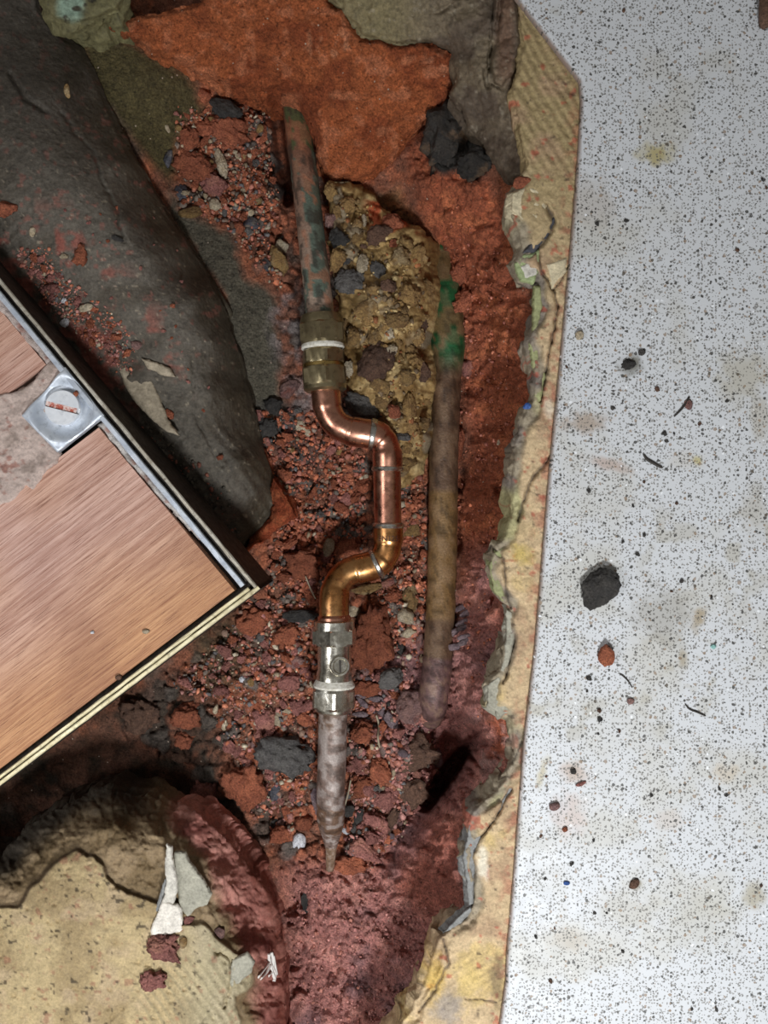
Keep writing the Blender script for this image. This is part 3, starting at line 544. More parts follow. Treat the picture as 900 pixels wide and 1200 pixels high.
# u, v, w, h, rot, material, name, label   (pit)
ST = [
 (299,726,50,36,18,BR,'brick_chunk','angular red brick chunk just below the corner of the framed cover'),
 (334,746,42,26,30,BR,'brick_chunk','long red brick chunk lying right of the chunk under the cover corner'),
 (352,722,44,16,6,DK,'stone','flat dark stone left of the elbow above the valve'),
 (164,838,52,46,10,BN,'stone','brown rock lying in shadow below the cover\'s lower rail'),
 (218,840,40,34,20,BR,'brick_chunk','rounded upper red lump of two touching below the cover\'s lower rail'),
 (216,866,26,26,-10,BR,'brick_chunk','smaller red lump touching the rounded red lump from below'),
 (212,888,22,13,0,BN,'stone','small brown stone below the two touching red lumps'),
 (310,843,30,34,0,BP,'brick_chunk','red chunk above the dark grey lump, left of the valve'),
 (325,842,13,20,10,PA,'pebble','buff pebble wedged beside the red chunk left of the valve'),
 (335,884,76,48,-14,G,'stone','dark grey coarse lump left of the lower old pipe'),
 (322,926,21,24,-20,FL,'flint','rounded blue-grey flint below the dark grey lump'),
 (286,922,58,58,10,BR,'brick_chunk','large dull red brick chunk left of the blue-grey flint'),
 (240,935,36,44,0,BP,'brick_chunk','shadowed red chunk left of the large dull red chunk'),
 (437,748,54,92,-4,BR,'brick_chunk','tall rough red brick lump right of the valve'),
 (430,806,40,22,10,BR,'brick_chunk','red chunk at the foot of the tall red lump by the valve'),
 (469,766,13,28,5,DK,'stone','narrow black stone right of the tall red lump'),
 (458,796,34,26,20,G,'stone','grey stone below the narrow black stone'),
 (478,741,16,13,20,PA,'pebble','cream pebble left of the second pipe'),
 (493,752,11,22,-5,PK,'pebble','pale pink pebble touching the left side of the second pipe'),
 (480,702,22,48,6,OC,'mortar_lump','long buff mortar lump left of the second pipe'),
 (476,722,22,20,0,PA,'stone','pale stone at the foot of the long buff mortar lump'),
 (482,828,38,42,15,PK,'stone','pinkish-grey rock left of the second pipe\'s buried end'),
 (492,882,50,50,0,BN,'stone','brown rubbly rock beside the black hollow'),
 (511,888,15,24,10,LI,'stone','dark lilac stone at the edge of the black hollow'),
 (425,858,32,28,10,BR,'brick_chunk','orange-red chunk right of the lower nut'),
 (448,842,12,30,15,LI,'slate_shard','slim grey shard between orange-red chunk and pinkish-grey rock'),
 (460,848,14,34,30,LI,'slate_shard','slim lilac shard left of the pinkish-grey rock'),
 (446,905,26,40,25,BR,'brick_chunk','upright red chunk in the middle of the lower rubble'),
 (425,922,32,30,-20,BR,'brick_chunk','brighter orange brick chunk beside the lower old pipe'),
 (421,898,30,26,-30,BP,'brick_chunk','plum-coloured chunk right of the lower old pipe'),
 (452,936,40,30,20,BP,'brick_chunk','crumbly plum chunk below the upright red chunk'),
 (484,928,38,42,30,BN,'soil_lump','dark brown soil lump left of the black slot'),
 (442,966,28,40,28,BP,'brick_chunk','pink-red chunk with two white bits at its left'),
 (430,998,44,24,-32,BP,'brick_chunk','wedge of pink-red brick above the oblong chunk at the pipe tip'),
 (411,1014,46,26,-12,BR,'brick_chunk','oblong red brick chunk right of the flattened pipe tip'),
 (421,958,13,22,-15,DK,'stone','dark grey pebble left of the pink-red chunk'),
 (408,950,16,14,0,DK,'stone','small grey lump touching the lower old pipe\'s right side'),
 (456,966,14,46,-28,BN,'stone','curved brown piece right of the pink-red chunk'),
 (340,952,22,26,0,BR,'brick_chunk','red chunk left of the lower old pipe, above the white bit'),
 (356,965,24,24,20,BR,'brick_chunk','red chunk between the white bit and the lower old pipe'),
 (330,978,30,26,0,BR,'brick_chunk','red chunk left of the white bit'),
 (350,985,17,19,10,WH,'plaster_bit','white lump left of the flattened pipe tip'),
 (405,974,11,9,0,WH,'plaster_bit','left one of two tiny white bits right of the pipe'),
 (417,977,10,9,0,WH,'plaster_bit','right one of two tiny white bits right of the pipe'),
 (360,1057,14,34,8,DK,'slate_shard','dark slate sliver stuck in the red soil below the pipe tip'),
 (372,936,16,40,4,LI,'stone','lilac stone half under the left side of the lower old pipe'),
 (265,152,64,38,-22,BR,'brick_chunk','largest red brick lump left of the upper old pipe'),
 (238,150,32,24,10,BR,'brick_chunk','red lump at the left end of the largest lump by the upper pipe'),
 (219,160,30,36,-15,BR,'brick_chunk','leftmost red lump under the olive mud'),
 (225,196,54,36,-10,BR,'brick_chunk','broad red lump left of the long cream stone'),
 (250,216,34,28,-15,BP,'brick_chunk','pinkish red lump below the long cream stone'),
 (239,112,18,18,0,BR,'brick_chunk','small red lump at the top of the rubble, beside the dark stone'),
 (262,128,46,24,-28,DK,'stone','dark olive stone at the top of the rubble under the brick mass'),
 (259,191,14,40,14,PA,'stone','long pitted cream stone among the red lumps'),
 (213,226,18,26,35,FL,'flint','grey flint at the edge of the grey smear'),
 (197,186,10,22,-15,FL,'flint','slim flint left of the broad red lump'),
 (196,150,5,12,25,PA,'stone','white sliver at the edge of the olive mud'),
 (222,249,30,14,0,OC,'stone','ochre stone lying flat on the grey smear'),
 (252,240,15,16,0,PA,'pebble','round cream pebble on the upper edge of the grey smear'),
 (263,248,9,15,0,G,'pebble','grey pebble right of the round cream pebble'),
 (280,267,14,15,0,BR,'brick_chunk','round red pebble left of the blue-black slate'),
 (294,262,20,17,15,FL,'slate_shard','blue-black slate piece above the grey smear'),
 (262,264,10,12,0,BR,'brick_chunk','small red pebble left of the round red pebble'),
 (312,312,12,22,0,FL,'flint','dark flint with a pale tip left of the painted pipe'),
 (326,305,20,40,20,OC,'stone','long buff stone right of the dark flint'),
 (331,290,16,20,0,PA,'pebble','pale pebble above the long buff stone'),
 (302,236,12,12,0,OC,'pebble','tan pebble in the red crumbs by the upper old pipe'),
 (320,476,24,22,0,DK,'mortar_lump','upper dark knob of the mortar crumbs beside the elbow'),
 (312,502,30,24,20,DK,'mortar_lump','middle dark knob of the mortar crumbs beside the elbow'),
 (302,488,18,20,0,DK,'mortar_lump','left dark knob of the mortar crumbs beside the elbow'),
 (340,455,30,20,30,PK,'stone','pale pinkish stone left of the coupling\'s lower nut'),
 (352,500,40,14,-35,PA,'stone','long pale stone under the first elbow'),
 (310,545,22,40,15,BR,'brick_chunk','flat red brick piece at the right edge of the mortar bank'),
 (385,642,14,24,-25,PA,'stone','buff sliver left of the lower bend'),
 (482,622,24,18,20,OC,'stone','small buff stone right of the third elbow'),
 (462,700,28,26,0,BR,'brick_chunk','red lump right of the fourth elbow'),
 (430,690,40,14,15,OC,'stone','tan stone tucked beneath the fourth elbow'),
 (412,716,22,16,25,PA,'stone','pale stone touching the upper valve nut'),
 (402,640,50,24,8,BR,'brick_chunk','red chunk behind the fourth elbow'),
 (352,660,46,40,0,BR,'brick_chunk','broad dark red chunk left of the fourth elbow'),
 (345,776,26,18,10,PK,'stone','mauve stone left of the valve body'),
 (338,800,30,24,0,BP,'brick_chunk','red chunk left of the lower valve nut'),
 (349,826,28,26,0,BP,'brick_chunk','plum chunk touching the lower valve nut from the left'),
 (284,796,9,9,0,WH,'plaster_bit','pale chip in the red crumbs below the cover corner'),
 (253,831,6,13,-20,PA,'stone','tiny pale sliver right of the rounded red lump'),
 (259,846,10,17,-25,BR,'brick_chunk','small oval red pebble right of the rounded red lumps'),
 (548,430,18,24,0,BP,'brick_chunk','red lump in the shadow right of the green patinated pipe'),
 (542,322,32,28,0,BR,'brick_chunk','upper of two red lumps on the wall above the green patina'),
 (546,352,34,34,0,BR,'brick_chunk','lower of two red lumps on the wall above the green patina'),
 (536,520,26,60,0,BR,'brick_chunk','tall orange lump right of the second pipe'),
 (585,518,5,9,-20,PA,'pebble','tiny cream pebble low on the red wall'),
 (525,162,62,100,-14,M_TAR,'tar_lump','black tarry lump between brick mass and concrete lump'),
 (558,192,52,40,10,M_TAR,'tar_lump','smaller black tarry lump below the concrete lump'),
]
LYING = {}
for (u, v, w, h, rot, mt, nm, lb) in ST:
    z = None; tall = 0.75
    if nm == 'tar_lump': z = -0.056 if u < 540 else -0.040
    if nm == 'slate_shard': tall = 0.55
    rg = 0.31 if mt in (BR, BP, BN) or nm in ('mortar_lump', 'tar_lump', 'soil_lump') or 'coarse' in lb else 0.16
    stone(nm, u, v, w, h, rot, mt, lb, {'brick_chunk': 'brick', 'pebble': 'pebble', 'flint': 'flint', 'mortar_lump': 'mortar', 'plaster_bit': 'plaster', 'slate_shard': 'slate', 'soil_lump': 'soil', 'tar_lump': 'tar'}.get(nm, 'stone'),
          z=z, tall=tall, rough=rg, sub=4 if max(w, h) > 24 else 3, lift=0.3)
for i in range(9):
    t = i / 8.0; u = 541 + 9 * math.sin(i * 2.2); v = 712 + 46 * t
    stone('slate_shard', u, v, 22, 8, 20 + 12 * math.sin(i * 3), M_LILAC, ('topmost', 'second from top', 'third from top', 'fourth from top', 'middle', 'fourth from bottom', 'third from bottom', 'second from bottom', 'lowest')[i] + ' thin grey shard in the stack right of the second pipe', 'slate', 900 + i, sub=2, lift=0.9, group='grey shards right of the second pipe')
for i in range(10):
    u = 430 + 11 * math.sin(i * 4.1); v = 796 + 4.6 * i
    stone('slate_shard', u, v, 20, 8, R.uniform(-50, 60), M_LILAC, ('topmost', 'second from top', 'third from top', 'fourth from top', 'fifth from top', 'fifth from bottom', 'fourth from bottom', 'third from bottom', 'second from bottom', 'lowest')[i] + ' lilac-grey shard in the cluster right of the lower valve nut', 'slate', 930 + i, sub=2, lift=0.9, group='shards right of the lower valve nut')

# --- sandy gravel concrete beside the coupling, with the stones set in it as its parts
OCH = [(384,212),(410,214),(436,226),(452,246),(478,262),(498,272),(515,282),(519,312),(513,400),(511,470),(507,530),(496,556),(474,572),(458,556),(462,520),(448,488),(425,478),(408,466),(404,420),(396,350),(388,290)]
zo = rbf([(384,212,-84),(436,226,-82),(400,260,-78),(430,280,-74),(470,280,-66),(498,280,-68),(519,312,-100),(500,330,-70),(460,340,-60),(420,350,-66),(396,350,-76),(490,380,-60),(513,400,-98),(450,400,-60),(404,420,-78),(490,440,-62),(450,450,-64),(425,478,-76),(470,500,-68),(490,510,-70),(507,530,-98),(474,560,-84),(458,540,-84),(515,282,-90),(500,400,-84),(498,470,-84)])
def z_och(u, v, D):
    f1, f2, cc = worley(u + 4 * fbm(u, v, 12, 2, 3), v + 4 * fbm(u, v, 12, 2, 4), 17, 841); g1, g2, c2 = worley(u, v, 8, 843)
    n = crag(u, v, 0.9) + 2.2 * fbm(u, v, 40, 3, 805) + 1.4 * fbm(u, v, 12, 3, 806) + 0.7 * fbm(u, v, 5, 3, 807) + (cc - 0.5) * 4.5 * ss(0, 0.3, f2 - f1) + (c2 - 0.5) * 1.4 * ss(0, .3, g2 - g1)
    return (zo(u, v) + n - 4 * ss(-5, 0, D)) / 1000
def c_och(u, v, D):
    f1, f2, cc = worley(u + 4 * fbm(u, v, 12, 2, 3), v + 4 * fbm(u, v, 12, 2, 4), 17, 841)
    c = np.zeros(u.shape + (3,)); c[:] = lin((166, 136, 88)); c = mixc(c, (192, 166, 118), ss(0, 0.5, fbm(u, v, 14, 3, 811))); c = mixc(c, (128, 98, 56), ss(0.0, 0.5, fbm(u, v, 24, 3, 812)))
    c = mixc(c, (140, 124, 100), ss(0.8, 0.84, cc)); c = mixc(c, (110, 82, 46), ss(.25, 0, f2 - f1) * .6)
    c = mixc(c, (168, 78, 44), ss(0.1, 0.35, fbm(u, v, 22, 3, 814)) * ss(300, 255, v) * ss(420, 440, u)); return c
SANDY = tag(surface('sandy_concrete', (375, 525, 200, 580), 1.6, z_och, c_och, M_TAN, OCH, 0.02, warp=(4, 14)), 'ochre gravelly concrete between the brass coupling and the green patinated pipe', 'concrete')
def och_z(u, v):
    return float(z_och(np.array([[float(u)]]), np.array([[float(v)]]), np.array([[-20.0]]))[0, 0])
for (u, v, w, h, rot, mt, lb) in [(414,331,46,30,-8,M_GREY,'smooth dark grey stone'),(440,425,52,44,28,M_BROWN,'grey-brown stone with a red face'),(424,478,52,30,-38,M_GREY,'dark grey wedge stone'),(405,240,24,22,0,OC,None),(388,225,18,24,0,OC,None),
  (398,280,26,26,0,DK,None),(445,275,34,24,10,BN,None),(460,262,30,26,0,BR,'red brick fragment'),(470,300,24,22,0,OC,None),(425,309,14,26,-8,PA,None),(408,305,22,14,30,DK,None),(427,258,6,16,5,PA,None),(463,286,14,12,-30,BR,'small red pebble'),
  (395,305,18,30,0,OC,None),(480,345,30,36,10,OC,None),(444,316,20,24,20,G,None),(458,410,17,16,0,PA,'pale clear quartz pebble'),(485,425,26,30,30,OC,None),(440,395,22,22,0,OC,None),(415,395,20,24,0,OC,None),(465,375,30,20,0,OC,None),
  (495,435,20,26,35,BN,None),(462,482,16,18,0,BR,'round red pebble'),(470,512,24,10,0,G,None),(478,478,22,40,0,OC,None),(430,362,36,20,15,OC,None),(455,335,20,16,0,BN,None),(490,300,24,30,0,OC,None),(410,433,16,20,10,PA,None),(477,540,26,14,-10,OC,None),(446,450,26,20,-20,OC,None),(490,395,18,22,0,OC,None),(388,258,16,18,0,PK,None)]:
    o = stone('stone', u, v, w, h, rot, mt, None, seed=int(u * 3 + v * 5), z=och_z(u, v), lift=0.25, rough=0.22, sub=4, parent=SANDY, tall=0.8)
    if lb: o['label'] = lb

_k = 0
while _k < 55:
    u, v = R.uniform(386, 515), R.uniform(215, 565)
    if sd(np.array([u]), np.array([v]), OCH)[0] > -8: continue
    w = R.uniform(9, 22); stone('stone', u, v, w, w * R.uniform(0.6, 1.1), R.uniform(0, 180), R.choice([OC, OC, OC, OC, OC, BN, PA]), None, seed=2000 + _k, z=och_z(u, v), lift=-0.1, rough=0.4, sub=3, parent=SANDY, tall=0.8); _k += 1

# --- countable crumbs, a group for each zone
MARKS = [(262,150,'the largest red lump left of the upper pipe'),(259,191,'the long cream stone'),(294,262,'the blue-black slate piece'),(213,226,'the grey flint'),(262,128,'the dark olive stone'),(252,240,'the round cream pebble'),
 (312,312,'the dark flint by the painted pipe'),(222,249,'the flat ochre stone'),(345,130,'the upper old pipe\'s top end'),(330,230,'the middle of the upper old pipe'),(365,330,'the painted foot of the upper old pipe'),(225,196,'the broad red lump'),(280,267,'the round red pebble'),
 (316,496,'the dark mortar knobs'),(390,490,'the first copper elbow'),(445,525,'the second copper elbow'),(453,580,'the straight copper tube'),(450,640,'the third copper elbow'),(402,675,'the fourth copper elbow'),(335,595,'the red brick corner'),(305,690,'the corner of the framed cover'),(310,545,'the flat red brick piece'),(352,500,'the long pale stone'),(385,642,'the buff sliver'),
 (299,726,'the angular red chunk under the cover corner'),(334,746,'the long red chunk near the cover corner'),(391,742,'the upper valve nut'),(391,780,'the valve body'),(391,818,'the lower valve nut'),(389,870,'the lower old pipe'),(388,940,'the lower half of the lower old pipe'),(387,1015,'the pinched pipe tip'),(335,884,'the dark grey coarse lump'),(322,926,'the blue-grey flint'),
 (310,843,'the buff-flanked red chunk'),(218,845,'the two touching red lumps'),(164,838,'the brown rock under the lower rail'),(286,922,'the large dull red chunk'),(345,776,'the mauve stone'),(350,985,'the white lump'),(340,952,'the red chunk above the white lump'),
 (437,748,'the tall red lump'),(458,796,'the grey stone'),(478,741,'the cream pebble'),(480,702,'the long buff mortar lump'),(515,640,'the middle of the second pipe'),(506,815,'the second pipe\'s buried end'),(482,828,'the pinkish-grey rock'),(492,882,'the brown rubbly rock'),(511,888,'the dark lilac stone'),(446,905,'the upright red chunk'),(425,922,'the brighter orange chunk'),(425,858,'the orange-red chunk'),
 (442,966,'the pink-red chunk'),(411,1014,'the oblong red chunk'),(484,928,'the dark brown soil lump'),(456,966,'the curved brown piece'),(411,975,'the two tiny white bits'),(469,766,'the narrow black stone'),(536,520,'the tall orange lump'),
 (95,299,'the upright red chunk on the bank'),(8,245,'the far-left red chunk'),(60,337,'the pale pink brick piece'),(76,365,'the two white chips'),(101,361,'the buff pebble on the bank'),(172,465,'the torn buff flake'),(138,280,'the flat black chip'),(199,485,'the red pebble by the torn flake'),(160,405,'the pale pink pebble'),(45,330,'the cover\'s upper rail'),(258,536,'the tiny orange pebble'),(78,107,'the dull buff sliver'),
 (702,691,'the black clinker-like stone'),(710,768,'the red crumb on the vinyl'),(766,542,'the thick dark twig'),(800,478,'the peach chip'),(679,393,'the cream pebble on the vinyl'),(736,427,'the larger soil clot'),(743,1036,'the olive-brown clot'),(815,832,'the hair-like fibre'),(662,972,'the dark red crumb'),(681,919,'the flat reddish sliver'),(664,1035,'the tiny blue chip'),(895,10,'the corner brick piece'),(768,180,'the ochre stain'),(739,822,'the orange-tan chip'),(836,758,'the mint chip'),(778,722,'the big grey-brown stain'),(685,495,'the brown smudge')]
USED = set()
def own_label(desc, u, v, fallback, far=90):
    """a label of its own, read off the landmark it lies beside; else the shared one"""
    for (a, c, nm) in sorted(MARKS, key=lambda q: (q[0] - u) ** 2 + (q[1] - v) ** 2)[:4]:
        dx, dy = u - a, v - c; d = math.hypot(dx, dy)
        if d > far: break
        k = int(round(math.degrees(math.atan2(-dy, dx)) / 45)) % 8
        side = ('right of', 'above and right of', 'above', 'above and left of', 'left of', 'below and left of', 'below', 'below and right of')[k]
        how = 'just' if d < 20 else ('a little' if d < 38 else ('further' if d < 60 else 'well'))
        lb = f'{desc} {how} {side} {nm}'
        if lb not in USED and len(lb.split()) <= 16: USED.add(lb); return lb
    return fallback
HUE = {'brick': 'orange-red', 'brick_plum': 'dusky red', 'ochre_stone': 'ochre', 'pale_stone': 'cream', 'grey_stone': 'grey', 'brown_stone': 'brown', 'dark_stone': 'dark', 'pink_grey_stone': 'pinkish', 'lilac_shard': 'lilac-grey'}
def zone(name, poly, n, mats, kinds, lo, hi, label, cat, group, zf=None, lift=0.3, power=1.8, avoid=()):
    b = np.array(poly); k = 0
    while k < n:
        u = R.uniform(b[:, 0].min(), b[:, 0].max()); v = R.uniform(b[:, 1].min(), b[:, 1].max())
        if sd(np.array([u]), np.array([v]), poly)[0] > 0: continue
        zz = (zf or pit_z)(u, v); s = px(zz); w = lo + (hi - lo) * R.random() ** power; mt = R.choice(mats)
        asp = R.uniform(0.5, 1.0)
        me = proto(R.choice(kinds), mt, R.randrange(8)); o = bpy.data.objects.new(name, me)
        sx, sy, sz = 0.5 * w * s, 0.5 * w * s * asp, 0.5 * w * s * R.uniform(0.45, 0.8)
        o.scale = (sx, sy, sz); o.location = P(u, v, zz + sz * lift); o.rotation_euler = (R.uniform(-.5, .5), R.uniform(-.5, .5), R.uniform(0, 6.28))
        size = 'tiny' if w < lo + (hi - lo) * 0.15 else ('small' if w < lo + (hi - lo) * 0.5 else 'sizeable')
        desc = f"{size} {'slender ' if asp < 0.65 else ''}{HUE[mt.name]} {'pebble' if name == 'pebble' else 'crumb'}"
        COL.objects.link(o); tag(o, own_label(desc, u, v, label), cat, group); k += 1
Z1 = [(205,130),(312,120),(318,200),(332,300),(330,340),(270,270),(215,235)]
Z2 = [(300,480),(370,480),(430,540),(430,640),(400,650),(370,700),(310,690),(330,600)]
Z3 = [(300,700),(370,700),(372,900),(340,980),(300,960),(270,880),(240,820),(200,800),(250,760)]
Z4 = [(410,800),(480,780),(500,850),(520,900),(480,960),(440,1020),(405,1020),(408,900)]
Z5 = [(470,560),(500,560),(500,780),(430,780),(440,700),(475,640)]
zone('brick_crumb', Z1, 60, [BR, BR, BP], ['crumb'], 7, 16, 'small red crumb in the rubble left of the upper old pipe', 'brick', 'red crumbs left of the upper old pipe')
zone('pebble', Z1, 30, [OC, PA, G, BN], ['pebble', 'crumb'], 6, 13, 'small pebble in the rubble left of the upper old pipe', 'pebble', 'pebbles left of the upper old pipe')
zone('brick_crumb', Z2, 80, [BR, BR, BR, BP], ['crumb'], 7, 20, 'small orange-red crumb left of the copper bends', 'brick', 'red crumbs left of the copper bends')
zone('pebble', Z2, 24, [OC, PA, G, BN], ['pebble', 'crumb'], 5, 12, 'small pebble left of the copper bends', 'pebble', 'pebbles left of the copper bends')
zone('brick_crumb', Z3, 80, [BR, BP, BP], ['crumb'], 8, 22, 'small red crumb left of the valve and lower old pipe', 'brick', 'red crumbs left of the valve')
zone('pebble', Z3, 30, [OC, PA, G, DK, PK], ['pebble', 'crumb'], 5, 13, 'small pebble left of the valve and lower old pipe', 'pebble', 'pebbles left of the valve')
zone('brick_crumb', Z4, 55, [BP, BP, BR], ['crumb'], 8, 24, 'small plum-red crumb right of the lower old pipe', 'brick', 'red crumbs right of the lower old pipe')
zone('pebble', Z4, 24, [LI, G, PK, DK], ['pebble', 'shard'], 6, 14, 'small grey pebble right of the lower old pipe', 'pebble', 'pebbles right of the lower old pipe')
zone('brick_crumb', Z5, 22, [BR, BR, BP], ['crumb'], 8, 18, 'small red crumb between valve and second pipe', 'brick', 'red crumbs between the valve and the second pipe')
def bank_z(u, v): return float(z_bank(np.array([[float(u)]]), np.array([[float(v)]]), np.array([[-60.0]]))[0, 0])
def slab_z(u, v): return float(z_slab(np.array([[float(u)]]), np.array([[float(v)]]), np.array([[-60.0]]))[0, 0])
ZB = [(15,292),(50,290),(80,330),(130,370),(160,410),(150,440),(100,400),(50,345)]
zone('brick_crumb', ZB, 60, [BR, BP], ['crumb'], 5, 15, 'small red crumb lying on the mortar bank beside the cover', 'brick', 'red crumbs on the mortar bank', bank_z)
zone('brick_crumb', [(60,210),(200,240),(240,420),(270,560),(180,440),(100,330)], 26, [BR, BP], ['crumb'], 3, 7, 'tiny red crumb scattered over the smooth mortar bank', 'brick', 'scattered red crumbs on the mortar bank', bank_z)
for (u, v, w, h, rot, mt, nm, lb, zf) in [(95,299,17,28,-20,BR,'brick_chunk','upright red chunk on the mortar bank near the cover',bank_z),(8,245,26,20,0,BR,'brick_chunk','red chunk on the mortar bank at the far left',bank_z),(60,337,22,14,10,BP,'brick_chunk','pale pink brick piece on the mortar bank',bank_z),
  (76,378,12,12,0,WH,'plaster_bit','larger white chip on the mortar bank',bank_z),(76,352,10,7,10,WH,'plaster_bit','smaller white chip on the mortar bank',bank_z),(101,361,18,11,25,PA,'stone','buff pebble on the mortar bank beside the white chips',bank_z),(75,300,11,7,0,PA,'stone','pale flake left of the upright red chunk',bank_z),
  (138,280,16,7,-20,DK,'stone','flat black chip on the mortar bank',bank_z),(199,485,11,14,10,BR,'brick_chunk','red pebble right of the torn buff flake',bank_z),(258,536,9,8,0,BR,'brick_chunk','tiny orange pebble low on the mortar bank',bank_z),(160,405,14,11,0,PK,'stone','pale pink pebble above the torn buff flake',bank_z),(78,107,8,18,10,OC,'stone','dull buff sliver high on the mortar bank',bank_z),
  (38,272,8,12,0,PA,'stone','small pale pebble near the far-left red chunk',bank_z),(192,1112,42,34,0,BP,'brick_chunk','larger red lump on the tan slab under the white flake',slab_z),(180,1148,34,24,10,BP,'brick_chunk','smaller red lump on the tan slab',slab_z),(215,1105,10,14,0,OC,'stone','ochre pebble right of the larger red lump on the slab',slab_z),
  (257,1093,14,14,0,PK,'stone','pale pinkish lump on the cracked part of the slab',slab_z),(222,1078,14,12,0,BP,'brick_chunk','red crumb right of the white flake',slab_z)]:
    stone(nm, u, v, w, h, rot, mt, lb, {'brick_chunk': 'brick', 'plaster_bit': 'plaster'}.get(nm, 'stone'), z=zf(u, v), sub=3 if w < 30 else 4, rough=0.12 if mt not in (BR, BP) else 0.38, lift=0.35)

# --- the uncountable fine rubble
def fine(name, poly, n, lo, hi, pal, zf=None, seed=1):
    rs = np.random.RandomState(seed); b = np.array(poly, float); v0, f0 = ICO[1]
    u = rs.uniform(b[:, 0].min(), b[:, 0].max(), n * 3); v = rs.uniform(b[:, 1].min(), b[:, 1].max(), n * 3)
    k = sd(u, v, poly) < 12 * (rs.rand(n * 3) - 0.5); u, v = u[k][:n], v[k][:n]; n = len(u)
    i = np.clip(np.round((v + 120) / 2).astype(int), 0, PZ.shape[0] - 1); j = np.clip(np.round((u + 100) / 2).astype(int), 0, _nx - 1)
    z = PZ[i, j] if zf is None else zf(u[None], v[None], np.full((1, n), -60.0))[0]
    s = (D0 - z) / F; w = (lo + (hi - lo) * rs.rand(n) ** 2.5) * s * 0.5
    nn = rs.normal(size=(n, 6, 3)); nn /= np.linalg.norm(nn, axis=2, keepdims=True); dd = rs.uniform(0.4, 0.95, (n, 1, 6))
    rr_ = 1.0 / np.maximum((np.einsum('vk,npk->nvp', v0, nn) / dd).max(2), 0.85)                     # cut by random planes: splinters, not balls
    p = v0[None] * rr_[..., None] * (1 + 0.10 * rs.normal(size=(n, len(v0), 1))) * w[:, None, None] * rs.uniform(0.55, 1.3, (n, 1, 3))
    a = rs.uniform(0, 6.28, n); ca, sa = np.cos(a)[:, None], np.sin(a)[:, None]
    x = p[..., 0] * ca - p[..., 1] * sa; y = p[..., 0] * sa + p[..., 1] * ca
    X = np.stack([x + ((u - 450) * s)[:, None], y + ((600 - v) * s)[:, None], p[..., 2] * 0.8 + (z + w * 0.15)[:, None]], -1).reshape(-1, 3)
    fc = (f0[None] + (np.arange(n) * len(v0))[:, None, None]).reshape(-1, 3)
    pc = lin(np.array(pal))[rs.randint(0, len(pal), n)] * rs.uniform(0.7, 1.25, (n, 1))
    o = link_mesh(name, X, fc, M_GRIT, None, np.repeat(pc, len(v0), 0), False); return o
M_GRIT = mat_ground('grit', 0.75, False, 0.35, 1200, 0.3)
RED = [(196,118,86),(176,104,78),(208,132,102),(166,102,86),(188,122,104)]; MIX = [(120,108,98),(164,146,120),(142,114,98),(194,180,156),(106,102,102),(138,122,110)]
PL = [(186,130,120),(170,114,108),(202,146,136),(182,122,106)]
tag(fine('fine_rubble', Z1, 1500, 2.5, 9, RED * 3 + MIX * 2, seed=1), 'fine red and grey rubble left of the upper old pipe', kind='stuff')
tag(fine('fine_rubble', Z2, 1900, 2.5, 9, RED * 6 + MIX, seed=2), 'fine orange-red rubble around the copper bends', kind='stuff')
tag(fine('fine_rubble', Z3, 1900, 2.5, 9, RED * 2 + PL * 2 + MIX * 2, seed=3), 'fine red rubble left of the valve', kind='stuff')
tag(fine('fine_rubble', Z4, 1500, 2.5, 9, PL * 4 + MIX, seed=4), 'fine plum-red rubble right of the lower old pipe', kind='stuff')
tag(fine('fine_rubble', Z5, 700, 2.5, 9, RED * 3 + MIX, seed=5), 'fine rubble along the second pipe', kind='stuff')
tag(fine('fine_gravel', [(394,225),(430,235),(478,285),(498,310),(494,530),(468,540),(425,450)], 500, 3, 9, [(170,136,84),(196,170,120),(140,112,74),(120,100,76),(150,96,60)], z_och, 6), 'fine ochre gravel on the sandy concrete', kind='stuff')
tag(fine('fine_rubble', ZB, 900, 2, 6, RED * 2 + PL * 2 + MIX, z_bank, 7), 'fine red dust and crumbs on the mortar bank', kind='stuff')
tag(fine('fine_rubble', [(340,1030),(440,1030),(500,1060),(480,1160),(440,1230),(345,1230)], 900, 2, 6, PL, None, 8), 'fine crumbs on the plum-red soil below the pipe tip', kind='stuff')
tag(fine('fine_rubble', [(520,220),(600,320),(600,600),(560,840),(540,700),(545,500)], 700, 2, 6, RED, None, 9), 'fine crumbs stuck to the red right wall', kind='stuff')

tag(fine('mortar_crumbs', [(110,470),(200,515),(262,575),(285,630),(255,650),(180,580)], 420, 2, 8, [(92,86,76),(78,72,64),(104,96,84),(150,96,80)], z_bank, 12), 'loose grey crumbs of mortar along the cover rail', kind='stuff')
# ------------------------------------------------------------------ flat flakes
def flake(name, pts, z0, th, mat, label, cat, tilt=(0, 0), parent=None, seed=0, bumpy=0.0006):
    """a thin broken plate: outline in the photograph, set at height z0 (m) with a tilt in m per pixel"""
    b = np.array(pts, float); cu, cv = b.mean(0)
    def zf(u, v, D): return z0 + tilt[0] * (u - cu) + tilt[1] * (v - cv) + bumpy * fbm(u, v, 18, 3, seed) - th * 0.35 * ss(-2, 0, D)
    def cf(u, v, D): return np.ones(u.shape + (3,)) * lin(FLC[mat]) * (1 + 0.22 * fbm(u, v, 12, 3, seed + 5))[..., None]
    o = surface(name, (b[:, 0].min() - 2, b[:, 0].max() + 2, b[:, 1].min() - 2, b[:, 1].max() + 2), 1.0, zf, cf, M_TAN, pts, th, parent, warp=(1.2, 6))
    if parent is None: tag(o, label, cat)
    elif label: o['label'] = label
    return o
